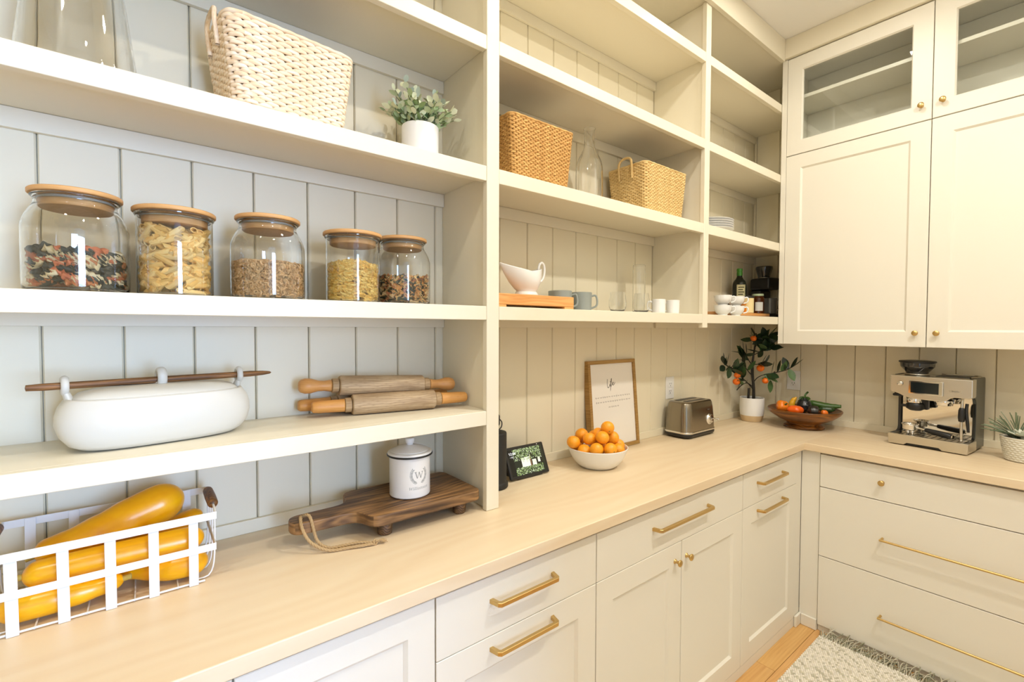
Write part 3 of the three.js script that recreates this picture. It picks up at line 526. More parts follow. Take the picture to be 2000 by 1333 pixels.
// ---- second shelf: covered casserole and rolling pins
{
  const o = thing('casserole_dish', 'long white lidded casserole with a wooden rod through its loops', 'casserole', [-0.783, SH2, 0.125], 0.17);
  const se = (a, b, y, n = 2.9, k = 56) => Array.from({ length: k }, (_, i) => { const t = i / k * 6.2832, c = Math.cos(t), s = Math.sin(t); return V3(Math.sign(c) * Math.pow(Math.abs(c), 2 / n) * a, y, -Math.sign(s) * Math.pow(Math.abs(s), 2 / n) * b); });
  const prof = [[0.0, 0.0, 0.0005], [0.125, 0.055, 0.0005], [0.140, 0.064, 0.003], [0.156, 0.074, 0.012], [0.169, 0.083, 0.03], [0.1755, 0.087, 0.052], [0.1745, 0.0865, 0.072], [0.169, 0.083, 0.09], [0.161, 0.078, 0.103], [0.158, 0.076, 0.1065], [0.153, 0.072, 0.106], [0.15, 0.07, 0.1]];
  part('dish', loft(prof.map(([a, b, y]) => se(a, b, y)), false), MAT.cream, o);
  part('lid', loft([[0.1485, 0.069, 0.1], [0.1495, 0.07, 0.1055], [0.147, 0.068, 0.109], [0.138, 0.06, 0.1165], [0.115, 0.045, 0.1225], [0.07, 0.025, 0.1255], [0.0, 0.0, 0.1265]].map(([a, b, y]) => se(a, b, y)), false), MAT.cream, o);
  const lug = (sx) => { const t = new THREE.TorusGeometry(0.0125, 0.0058, 10, 28).scale(1, 1.12, 1.15).rotateY(Math.PI / 2).translate(sx * 0.158, 0.1335, 0); return [t, loft([[0.150, 0.085, 0.008, 0.019], [0.1515, 0.1, 0.0078, 0.0175], [0.1535, 0.11, 0.0074, 0.0145], [0.1565, 0.119, 0.0066, 0.0115], [0.1578, 0.1235, 0.005, 0.008]].map(([x, y, a, b]) => Array.from({ length: 18 }, (_, i) => { const u = i / 18 * 6.2832; return V3(sx * x + Math.cos(u) * a, y, -Math.sin(u) * b); })))]; };
  part('loop', lug(-1), MAT.cream, o); part('loop', lug(1), MAT.cream, o);
  part('lid_loop', [new THREE.TorusGeometry(0.0145, 0.0068, 12, 28).scale(1, 1.1, 1.35).rotateY(Math.PI / 2).translate(0.0, 0.139, 0), body([[0, 0.121, 0], [0, 0.127, 0], [0, 0.130, 0]], [0.014, 0.011, 0.009], 5, 12, 1.2)], MAT.cream, o);
  const rings = [[-0.213, 0.001], [-0.212, 0.0062], [-0.19, 0.0075], [0, 0.0078], [0.185, 0.0075], [0.215, 0.0058], [0.232, 0.0035], [0.236, 0.0006]].map(([x, r]) => Array.from({ length: 12 }, (_, i) => { const t = i / 12 * 6.283; return V3(x, 0.1335 + Math.cos(t) * r * 0.95, -Math.sin(t) * r * 0.8); }));
  part('rod', loft(rings), wood(T.walnut, 1 / 0.3, 4, 0.55, lin(1.0, 0.86, 0.72)), o);
}
function rollingPin(label, A, B, kind) {
  const a = V3(...A), b = V3(...B), L = a.distanceTo(b), o = thing('rolling_pin', label, 'rolling pin', A, 0, 'rolling pins');
  o.quaternion.setFromUnitVectors(V3(1, 0, 0), b.clone().sub(a).normalize());
  const r = 0.0292, h0 = 0.108, X = (pts, seg = 32) => { const g = lathe(pts, seg); const uv = g.attributes.uv, p = g.attributes.position; for (let i = 0; i < uv.count; i++) uv.setXY(i, p.getY(i), uv.getX(i) * 0.18); return g.rotateZ(-Math.PI / 2); };
  part('roller', X([[0, h0], [r - 0.004, h0], [r, h0 + 0.004], [r, L - h0 - 0.004], [r - 0.004, L - h0], [0, L - h0]]), MAT.greywood, o);
  const hm = wood(T.bamboo, 4, 5, 0.45, kind === 1 ? lin(0.98, 0.86, 0.68) : lin(1.0, 0.86, 0.58));
  const straight = [[0, 0.0], [0.012, 0.001], [0.0155, 0.006], [0.0168, 0.02], [0.0182, 0.085], [0.0185, 0.0885], [0, 0.0885]], bulb = [[0, 0.0], [0.011, 0.001], [0.0175, 0.006], [0.0215, 0.018], [0.021, 0.032], [0.0155, 0.052], [0.0145, 0.068], [0.0165, 0.082], [0.0175, 0.0885], [0, 0.0885]];
  const P = kind === 1 ? bulb : straight;
  part('handle', X(P), hm, o); part('handle', X(P.map(([x, y]) => [x, L - y]).reverse()), hm, o);
  for (const y of [0.0888, L - 0.1072]) part('collar', X([[0, y], [0.0195, y], [0.0205, y + 0.002], [0.0205, y + 0.0164], [0.0195, y + 0.0184], [0, y + 0.0184]]), wood(T.greywood, 3, 5, 0.6, lin(1, 0.95, 0.85)), o);
  return o;
}
rollingPin('front wooden rolling pin with straight orange handles lying on the shelf', [-0.452, SH2 + 0.0297, 0.085], [0.003, SH2 + 0.0297, 0.168], 0);
rollingPin('rear wooden rolling pin mostly hidden behind the front one', [-0.474, SH2 + 0.0297, 0.0325], [-0.012, SH2 + 0.0297, 0.066], 2);
rollingPin('topmost wooden rolling pin with bulb shaped handles, lying on the other two', [-0.478, SH2 + 0.0885, 0.056], [-0.012, SH2 + 0.0672, 0.116], 1);
// ---------------------------------------------------------------- worktop, left part
{
  const o = thing('wire_basket', 'white metal strap basket with wooden grips holding yellow squash', 'basket', [-0.871, TOPY, 0.1415]);
  const W = 0.352, D = 0.182, H = 0.156, st = (x, w) => rbox(w, 0.0175, 0.0022, 0.0008);
  const out = 0.008;                                                   // the sides lean out a little
  for (const s of [1, -1]) {
    const zb = s * (D / 2), zt = s * (D / 2 + out);
    for (let k = 0; k < 5; k++) { const x = (k - 2) * 0.0678, a = Math.atan2(zt - zb, H); part('strap', rbox(0.0172, H, 0.0022, 0.0008).translate(0, H / 2, 0), MAT.whiteMetal, o, [x, 0, zb], [a, 0, 0]); }
    part('band', rbox(W + 0.004, 0.0165, 0.0022, 0.0008), MAT.whiteMetal, o, [0, H - 0.008, s * (D / 2 + out + 0.0024)]);
    part('band', rbox(W + 0.002, 0.0155, 0.0022, 0.0008), MAT.whiteMetal, o, [0, 0.078, s * (D / 2 + out / 2 + 0.0024)]);
    part('wire', tube([[-W / 2 + 0.02, 0.004, zb - s * 0.004], [0, 0.004, zb - s * 0.004], [W / 2 - 0.02, 0.004, zb - s * 0.004]], 0.0022, 12, 8), MAT.whiteMetal, o);
  }
  for (const s of [1, -1]) {
    const x = s * W / 2;
    part('band', rbox(0.0022, 0.0155, D + out, 0.0008), MAT.whiteMetal, o, [x, 0.078, 0]);
    for (let k = 0; k < 4; k++) { const z = (k - 1.5) * 0.047; part('wire', tube([[x - s * 0.03, 0.0035, z], [x - s * 0.012, 0.006, z], [x - s * 0.002, 0.03, z], [x + s * 0.001, 0.09, z], [x + s * 0.001, H - 0.002, z]], 0.0018, 18, 6), MAT.whiteMetal, o); }
    part('wire', tube([[x, H - 0.003, -D / 2 - out], [x, H + 0.002, -0.06], [x, H + 0.004, 0], [x, H + 0.002, 0.06], [x, H - 0.003, D / 2 + out]], 0.0026, 20, 8), MAT.whiteMetal, o);
    part('grip', lathe([[0.0028, -0.058], [0.009, -0.056], [0.0105, -0.05], [0.0112, 0], [0.0105, 0.05], [0.009, 0.056], [0.0028, 0.058]], 20).rotateX(Math.PI / 2), wood(T.walnut, 2, 2, 0.5, lin(1, 0.82, 0.62)), o, [x, H + 0.0035, 0]);
  }
  const base = []; for (let k = 0; k < 9; k++) base.push(tube([[(k - 4) * 0.036, 0.004, -D / 2], [(k - 4) * 0.036, 0.004, 0], [(k - 4) * 0.036, 0.004, D / 2]], 0.0016, 6, 6));
  part('base_grid', base, MAT.whiteMetal, o);
}
{
  const tex = (() => { const a = noise2(81, 6, 8), b = noise2(82, 40, 40); return dataTex(256, 128, (u, v) => mixc([255, 190, 16], [244, 162, 4], Math.max(0, Math.min(1, a(u * 6, v * 8) * 0.7 + b(u * 40, v * 40) * 0.3 - 0.1)))); })();
  tex.repeat.set(3, 5);
  const skin = phys({ map: tex, roughness: 0.32, clearcoat: 0.25, clearcoatRoughness: 0.25 }), stem = std({ color: lin(0.5, 0.34, 0.06), roughness: 0.7 });
  const squash = (label, pts, radii, st, cap) => {
    const p0 = pts[0], o = thing('yellow_squash', label, 'squash', p0, 0, 'yellow squash in the white basket'), L = pts.map((p) => [p[0] - p0[0], p[1] - p0[1], p[2] - p0[2]]);
    part('fruit', body(L, radii, 44, 28, 1, cap), skin, o);
    const a = V3(...L[0]), d = a.clone().sub(V3(...L[1])).normalize(); part('stem', tube([a.clone().addScaledVector(d, -0.004), a.clone().addScaledVector(d, 0.005), a.clone().addScaledVector(d, st)], 0.0062, 6, 8), stem, o);
  };
  squash('largest yellow squash, its blunt end sticking up out of the white basket', [[-0.99, 1.022, 0.140], [-0.93, 1.034, 0.134], [-0.86, 1.052, 0.126], [-0.80, 1.071, 0.118], [-0.745, 1.088, 0.112]], [0.024, 0.027, 0.034, 0.0415, 0.043, 0.040], 0.012, [0.08, 0.17]);
  squash('straight yellow squash lying level behind the upper gaps of the white basket', [[-1.0, 1.004, 0.189], [-0.93, 1.005, 0.19], [-0.84, 1.005, 0.19], [-0.712, 1.005, 0.189]], [0.024, 0.0255, 0.0265, 0.0265, 0.0265, 0.025], 0.012, [0.08, 0.1]);
  squash('yellow squash on the basket floor with its fat end to the left', [[-0.852, 0.957, 0.198], [-0.90, 0.951, 0.195], [-0.96, 0.950, 0.192], [-1.035, 0.950, 0.19]], [0.0155, 0.018, 0.0235, 0.0275, 0.0275, 0.0265], 0.012, [0.1, 0.15]);
  squash('yellow squash on the basket floor with its fat end to the right', [[-0.868, 0.955, 0.142], [-0.83, 0.952, 0.158], [-0.77, 0.951, 0.186], [-0.706, 0.9515, 0.194]], [0.017, 0.019, 0.024, 0.028, 0.028, 0.026], 0.01, [0.1, 0.15]);
  squash('yellow squash at the back with its tip under the right wooden grip', [[-0.94, 0.962, 0.084], [-0.87, 0.972, 0.083], [-0.78, 0.998, 0.083], [-0.706, 1.024, 0.084]], [0.02, 0.024, 0.0245, 0.023, 0.0215, 0.019], 0.01, [0.1, 0.1]);
}
{
  const o = thing('serving_board', 'dark rustic wooden serving board on stubby feet with a twine loop', 'serving board', [0, TOPY, 0]);
  const s = new THREE.Shape(), x0 = -0.352, x1 = -0.016, za = -0.276, zb = -0.045, c = 0.026, hm = -0.172, hw = 0.036;
  s.moveTo(x0 + c, za); s.lineTo(x1 - c, za); s.quadraticCurveTo(x1, za, x1, za + c); s.lineTo(x1, zb - c); s.quadraticCurveTo(x1, zb, x1 - c, zb); s.lineTo(x0 + c, zb); s.quadraticCurveTo(x0, zb, x0 - 0.006, zb - 0.03);
  s.bezierCurveTo(x0 - 0.014, hm + hw + 0.012, x0 - 0.02, hm + hw, x0 - 0.06, hm + hw - 0.004); s.lineTo(-0.497, hm + hw - 0.006); s.quadraticCurveTo(-0.527, hm + hw - 0.006, -0.527, hm); s.quadraticCurveTo(-0.527, hm - hw + 0.006, -0.497, hm - hw + 0.006);
  s.lineTo(x0 - 0.06, hm - hw + 0.004); s.bezierCurveTo(x0 - 0.02, hm - hw, x0 - 0.014, hm - hw - 0.012, x0 - 0.006, za + 0.03); s.quadraticCurveTo(x0, za, x0 + c, za);
  const hole = new THREE.Path(); hole.absarc(-0.502, hm, 0.008, 0, 6.2832, true); s.holes.push(hole);
  const g = new THREE.ExtrudeGeometry(s, { depth: 0.022, bevelEnabled: true, bevelSize: 0.004, bevelThickness: 0.004, bevelSegments: 2, curveSegments: 16 }).rotateX(-Math.PI / 2).translate(0, 0.042, 0);
  part('board', boxUV(g), MAT.walnut, o);
  const foot = lathe([[0, 0.0002], [0.017, 0.0002], [0.019, 0.002], [0.0225, 0.038], [0, 0.038]], 20), fm = wood(T.walnut, 2, 2, 0.6, lin(0.75, 0.75, 0.75));
  for (const [x, z] of [[-0.305, 0.238], [-0.305, 0.085], [-0.068, 0.238], [-0.068, 0.085]]) part('foot', foot, fm, o, [x, 0, z]);
  const tm = std({ color: lin(0.48, 0.32, 0.15), roughness: 0.9 }), tw = [];
  const path = [[-0.502, 0.066, 0.172], [-0.508, 0.078, 0.19], [-0.512, 0.062, 0.222], [-0.498, 0.03, 0.236], [-0.46, 0.006, 0.258], [-0.415, 0.0045, 0.272], [-0.38, 0.0048, 0.284], [-0.355, 0.0048, 0.29]];
  const path2 = [[-0.355, 0.0055, 0.288], [-0.385, 0.0085, 0.27], [-0.425, 0.0045, 0.252], [-0.455, 0.0055, 0.244], [-0.476, 0.02, 0.226], [-0.49, 0.0815, 0.197], [-0.502, 0.075, 0.174]];
  for (const P of [path, path2]) { const c2 = new THREE.CatmullRomCurve3(P.map((p) => V3(...p))), fr = c2.computeFrenetFrames(60); for (const h of [0, 2.09, 4.19]) { const q = []; for (let i = 0; i <= 60; i++) { const a = i * 1.05 + h; q.push(c2.getPointAt(i / 60).addScaledVector(fr.normals[i], Math.cos(a) * 0.0017).addScaledVector(fr.binormals[i], Math.sin(a) * 0.0017)); } tw.push(tube(q, 0.0026, 120, 5)); } }
  const r = rng(3); tw.push(new THREE.TorusKnotGeometry(0.0045, 0.0023, 40, 6).translate(-0.352, 0.0075, 0.289));
  for (let k = 0; k < 16; k++) { const a = (r() - 0.5) * 1.5, l = 0.014 + r() * 0.016; tw.push(tube([[-0.35, 0.006, 0.289], [-0.35 + Math.cos(a) * l * 0.5, 0.007 + r() * 0.005, 0.289 + Math.sin(a) * l * 0.5], [-0.35 + Math.cos(a) * l, 0.002 + r() * 0.005, 0.289 + Math.sin(a) * l]], 0.0009, 5, 4)); }
  part('twine', tw, tm, o);
}
{
  const o = thing('canister', 'white enamel canister with a wreath monogram and a black rim on the serving board', 'canister', [-0.198, TOPY + 0.0686, 0.172]);
  const tex = canvasTex(2048, 640, (c, w, h) => {
    c.fillStyle = '#eceae6'; c.fillRect(0, 0, w, h); c.translate(w / 2, h * 0.42); const ink = 'rgba(120,124,122,0.8)'; c.strokeStyle = ink; c.fillStyle = ink;
    c.font = '150px serif'; c.textAlign = 'center'; c.textBaseline = 'middle'; c.fillText('W', 0, 6);
    for (const s of [-1, 1]) { c.lineWidth = 4; c.beginPath(); for (let k = 0; k <= 20; k++) { const a = Math.PI / 2 - s * (0.25 + k / 20 * 1.9), x = Math.cos(a) * 128, y = Math.sin(a) * 140; k ? c.lineTo(x, y) : c.moveTo(x, y); } c.stroke();
      for (let k = 0; k < 15; k++) { const a = Math.PI / 2 - s * (0.3 + k / 14 * 1.9); for (const q of [-1, 1]) { c.save(); c.translate(Math.cos(a) * 128, Math.sin(a) * 140); c.rotate(a - s * Math.PI / 2 + q * 0.8); c.globalAlpha = 0.55 + 0.3 * ((k * 7) % 3) / 2; c.beginPath(); c.ellipse(17, 0, 17, 6, 0, 0, 6.283); c.fill(); c.restore(); } } }
    c.font = 'italic 62px serif'; c.fillText('Williamson', 0, 218);
  });
  const bodyG = lathe([[0.0588, 0.004], [0.0588, 0.116]], 64).rotateY(Math.PI);
  part('vessel', [lathe([[0, 0.0005], [0.0545, 0.0005], [0.0575, 0.0015], [0.0588, 0.0042]], 64), lathe([[0.0588, 0.1158], [0.0595, 0.118], [0.0565, 0.118], [0.056, 0.02], [0, 0.018]], 64)], MAT.white, o);
  part('printed_wall', bodyG, phys({ map: tex, roughness: 0.28, clearcoat: 0.4, clearcoatRoughness: 0.15 }), o);
  const lid = part('lid', smoothLathe([[0.0635, 0.001], [0.0645, 0.006], [0.0615, 0.0095], [0.055, 0.0115], [0.0535, 0.0135], [0.036, 0.0205], [0.015, 0.0265], [0.0, 0.0275]], 56, 5), MAT.white, o, [0, 0.1185, 0]);
  part('black_rim', new THREE.TorusGeometry(0.0637, 0.003, 10, 64).rotateX(Math.PI / 2), MAT.black, lid, [0, 0.0012, 0]);
  part('knob', smoothLathe([[0.0095, 0.0245], [0.0095, 0.03], [0.0125, 0.033], [0.0135, 0.04], [0.0125, 0.0455], [0.008, 0.0475], [0, 0.048]], 32, 4), MAT.white, lid);
}
// ---------------------------------------------------------------- worktop, middle
{
  const o = thing('bottle_holder', 'tall matte black cylinder with a loop handle behind the white upright', 'bottle', [0.148, TOPY, 0.118]);
  part('body', lathe([[0, 0.001], [0.049, 0.001], [0.0515, 0.004], [0.0515, 0.016], [0.0475, 0.02], [0.046, 0.024], [0.046, 0.19], [0.0445, 0.194], [0.03, 0.198], [0, 0.199]], 48), MAT.matteBlack, o);
  part('loop', tube([[0.02, 0.197, 0], [0.034, 0.207, 0], [0.036, 0.224, 0], [0.024, 0.238, 0]], 0.0022, 20, 8), MAT.dark, o);
  part('cap', lathe([[0, 0.1985], [0.017, 0.1985], [0.017, 0.215], [0.02, 0.217], [0.0225, 0.222], [0.0225, 0.25], [0.020, 0.254], [0, 0.255]], 32), MAT.matteBlack, o);
}
{
  const o = thing('smart_display', 'black tilted smart display showing a leafy woodland photo and the time', 'display', [0.3175, TOPY, 0.126], 0.0);
  const tilt = -0.40, w = 0.19, h = 0.118;
  const fr = part('case', rbox(w, h, 0.012, 0.0055, 4), MAT.black, o, [0, h / 2 * Math.cos(tilt) + 0.0035, -h / 2 * Math.sin(-tilt) - 0.006], [tilt, 0, 0]);
  const img = canvasTex(768, 480, (c, W, H) => {
    const r = rng(17); c.fillStyle = '#20261a'; c.fillRect(0, 0, W, H);
    for (const [x, y, ww, hh] of [[0.33, 0.36, 0.24, 0.36], [0.62, 0.5, 0.13, 0.22], [0.8, 0.44, 0.07, 0.2]]) { c.fillStyle = '#f2f2de'; c.fillRect(x * W, y * H, ww * W, hh * H); c.fillStyle = '#a8b088'; for (let k = 0; k < 14; k++) c.fillRect((x + r() * ww) * W, (y + r() * hh * 0.5) * H, 3, hh * 0.5 * H * r()); }
    c.fillStyle = '#8d6a4a'; c.fillRect(0.575 * W, 0.3 * H, 0.03 * W, 0.44 * H); c.fillStyle = '#241c12'; for (const x of [0.3, 0.61, 0.77, 0.9]) c.fillRect(x * W, 0.25 * H, 0.022 * W, 0.5 * H);
    const G = ['#6d8a3e', '#9cb86a', '#d2e2aa', '#40562a', '#e8f2d4', '#263420', '#b4c886']; for (let k = 0; k < 1500; k++) { const y = r() < 0.62 ? Math.pow(r(), 1.4) * 0.46 : 0.72 + r() * 0.28, x = 0.12 + r() * 0.8; c.fillStyle = G[Math.floor(r() * 7)]; c.beginPath(); c.ellipse(x * W, y * H, 3 + r() * 9, 2 + r() * 6, r() * 3, 0, 6.28); c.fill(); }
    c.fillStyle = '#0e100b'; c.fillRect(0, 0, 0.13 * W, H);
    c.fillStyle = '#ffffff'; c.font = 'bold 62px sans-serif'; c.fillText('12:04', 14, 92); c.font = 'bold 40px sans-serif'; c.fillText('\u2022 72\u00b0', 30, 146);
  });
  part('screen', new THREE.PlaneGeometry(w - 0.022, h - 0.022), std({ color: 0x050505, roughness: 0.08, emissive: 0xffffff, emissiveMap: img, emissiveIntensity: 0.9 }), fr, [0, 0, 0.0062]);
  part('camera_dot', new THREE.CylinderGeometry(0.0022, 0.0022, 0.0006, 16).rotateX(Math.PI / 2), MAT.white, fr, [w * 0.33, h / 2 - 0.0058, 0.0062]);
  part('foot', (() => { const s = new THREE.Shape(); s.moveTo(-0.004, 0.0006); s.lineTo(0.085, 0.0006); s.quadraticCurveTo(0.088, 0.05, 0.05, 0.1); s.lineTo(0.044, 0.098); s.closePath(); return new THREE.ExtrudeGeometry(s, { depth: 0.12, bevelEnabled: true, bevelSize: 0.003, bevelThickness: 0.003, bevelSegments: 2 }).rotateY(Math.PI / 2).translate(-0.06, 0.003, -0.014); })(), MAT.matteBlack, o);
}
{
  const cx = 0.632, cz = 0.172, R = 0.122;
  const o = thing('fruit_bowl', 'white bowl heaped with oranges in front of the framed print', 'bowl', [cx, TOPY, cz]);
  part('bowl', smoothLathe([[0, 0.001], [0.062, 0.001], [0.072, 0.003], [0.088, 0.016], [0.105, 0.04], [0.117, 0.066], [0.1215, 0.078], [0.1205, 0.0805], [0.118, 0.079], [0.112, 0.064], [0.1, 0.04], [0.082, 0.018], [0.06, 0.01], [0, 0.009]], 72, 4), MAT.white, o);
  const bump = (() => { const a = noise2(91, 60, 60); return dataTex(256, 256, (u, v) => { const k = 255 * Math.pow(a(u * 60, v * 60), 0.6); return [k, k, k]; }, false); })();
  const peel = phys({ color: lin(0.95, 0.37, 0.012), roughness: 0.4, bumpMap: bump, bumpScale: 0.0006, clearcoat: 0.15, clearcoatRoughness: 0.4 }), stem = std({ color: lin(0.16, 0.19, 0.05), roughness: 0.8 });
  const g0 = new THREE.SphereGeometry(0.0267, 32, 22); { const p = g0.attributes.position; for (let i = 0; i < p.count; i++) { const y = p.getY(i) / 0.0267; p.setY(i, p.getY(i) * (0.95 - 0.05 * Math.pow(Math.abs(y), 8))); } g0.computeVertexNormals(); }
  const g1 = lathe([[0, 0.0248], [0.002, 0.0249], [0.0024, 0.0242]], 8);
  const spots = [
    [0.0774, 0.0783, 0.0429, 'orange at the right edge of the heap, lower of the two there'], [0.0346, 0.074, 0.0791, 'orange on the rim at the front right of the heap'], [-0.027, 0.0865, 0.0886, 'orange hanging over the rim at the very front of the heap'],
    [-0.0728, 0.088, 0.0585, 'orange on the rim at the front, left of the middle'], [-0.0861, 0.074, 0.0072, 'orange on the rim at the left of the heap, in front'], [-0.1043, 0.1046, -0.0345, 'orange leaning out over the rim at the far left of the heap'],
    [-0.0649, 0.074, -0.057, 'orange at the left of the heap, below the overhanging one'], [-0.017, 0.0915, -0.0875, 'orange at the back of the heap on the left side'], [0.071, 0.0771, -0.0518, 'orange at the back of the heap beside the framed print'],
    [0.0275, 0.0794, 0.0056, 'orange deep inside the heap, seen in a gap on the right'], [-0.0202, 0.0842, 0.0339, 'orange deep inside the heap, seen in a gap at the front'], [-0.0516, 0.1164, 0.0025, 'orange in the upper layer, left of the middle of the heap'],
    [-0.0403, 0.1226, -0.0507, 'orange in the upper layer at the back left of the heap'], [0.026, 0.1067, -0.0419, 'orange in the upper layer at the back, in the middle'], [0.0774, 0.1049, -0.005, 'orange at the right edge of the heap, upper of the two there'],
    [-0.038, 0.1303, 0.0576, 'orange in the upper layer at the front of the heap'], [0.002, 0.1278, 0.0026, 'orange just behind and below the topmost one'], [0.0381, 0.1164, 0.0446, 'orange in the upper layer on the right, below the topmost'], [0.0061, 0.1609, 0.0461, 'topmost orange of the heap'],
  ];
  let first = null;
  spots.forEach(([x, y, z, label], i) => {
    const pos = [cx + x * 1.0, TOPY + y + 0.0003, cz + z * 1.0];
    if (!first) { first = thing('orange', label, 'orange', pos, 0, 'oranges in the white bowl'); part('peel', g0, peel, first); part('stem_end', g1, stem, first); first.rotation.set(0.9, 0.3, 0.4); }
    else { const q = dup(first, 'orange', pos, undefined, label); q.rotation.set(i * 1.7, i * 0.9, i * 2.3); }
  });
}
{
  const w = 0.338, h = 0.412, lean = -0.085;
  const o = thing('framed_print', 'wood framed print with a short handwritten word leaning on the wall', 'picture', [0.906, TOPY + 0.001, 0.053]);
  o.rotation.x = lean;
  const t = 0.017, d = 0.03, fm = MAT.oak;
  part('frame', boxUV(rbox(w, t, d, 0.0015).translate(0, h - t / 2, -d / 2)), fm, o); part('frame', boxUV(rbox(w, t, d, 0.0015).translate(0, t / 2, -d / 2)), fm, o);
  for (const s of [-1, 1]) part('frame', boxUV(swapUV(rbox(t, h - 2 * t, d, 0.0015).translate(s * (w - t) / 2, h / 2, -d / 2))), fm, o);
  const tex = canvasTex(768, 960, (c, W, H) => {
    c.fillStyle = '#efe9e0'; c.fillRect(0, 0, W, H); c.strokeStyle = '#1c1714'; c.lineCap = 'round'; c.lineWidth = 7;
    c.translate(W * 0.47, H * 0.245); c.beginPath(); c.moveTo(-62, -52); c.bezierCurveTo(-72, 0, -70, 40, -60, 46); c.bezierCurveTo(-40, 50, -30, 30, -22, 8); c.moveTo(-18, 6); c.bezierCurveTo(-24, 30, -14, 34, -4, 14); c.bezierCurveTo(10, -30, 18, -66, 8, -56); c.bezierCurveTo(-6, -20, -12, 60, -16, 74); c.bezierCurveTo(-18, 50, 2, 20, 22, 10); c.moveTo(22, 8); c.bezierCurveTo(44, 4, 46, -14, 34, -12); c.bezierCurveTo(18, -4, 22, 30, 44, 20); c.bezierCurveTo(56, 12, 64, 2, 70, -8); c.stroke();
    c.beginPath(); c.arc(-14, -22, 5, 0, 6.28); c.fillStyle = '#1c1714'; c.fill(); c.setTransform(1, 0, 0, 1, 0, 0);
    c.lineWidth = 4; c.strokeStyle = 'rgba(150,142,134,0.7)'; const r = rng(8);
    for (const [y, x0, x1] of [[0.405, 0.1, 0.9], [0.462, 0.11, 0.88], [0.53, 0.38, 0.62]]) { let x = x0 * W; while (x < x1 * W) { const l = 14 + r() * 34; c.beginPath(); c.moveTo(x, y * H); for (let k = 1; k < 8; k++) c.lineTo(x + l * k / 8, y * H + (k % 2 ? -5 : 4) * (0.5 + r())); c.stroke(); x += l + 12; } }
  });
  part('print', new THREE.PlaneGeometry(w - 2 * t, h - 2 * t), std({ map: tex, roughness: 0.55 }), o, [0, h / 2, -0.008]);
  part('backing', rbox(w - 2 * t - 0.001, h - 2 * t - 0.001, 0.005, 0.001).translate(0, h / 2, -0.012), std({ color: lin(0.2, 0.14, 0.08), roughness: 0.9 }), o);
}
function outlet(label, pos, turn, sw) {
  const o = thing('wall_socket', label, 'socket', pos, turn);
  part('plate', rbox(0.074, 0.118, 0.005, 0.002, 2).translate(0, 0, 0.0026), MAT.white, o);
  for (const s of [-1, 1]) { const f = part('receptacle', rbox(0.034, 0.029, 0.003, 0.0014, 3).translate(0, s * 0.0195, 0.0057), MAT.white, o); part('slot', [rbox(0.0025, 0.009, 0.0012, 0.0004).translate(-0.0065, s * 0.0195 + 0.003, 0.0071), rbox(0.0025, 0.008, 0.0012, 0.0004).translate(0.0065, s * 0.0195 + 0.003, 0.0071), new THREE.CylinderGeometry(0.0024, 0.0024, 0.0012, 12).rotateX(Math.PI / 2).translate(0, s * 0.0195 - 0.008, 0.0071)], MAT.dark, f); }
  return o;
}
outlet('white wall socket on the long back wall above the toaster', [1.398, 1.157, 0.0004], 0);
outlet('white wall socket on the end wall above the wooden fruit bowl', [XR - 0.0004, 1.158, 0.262], -Math.PI / 2);
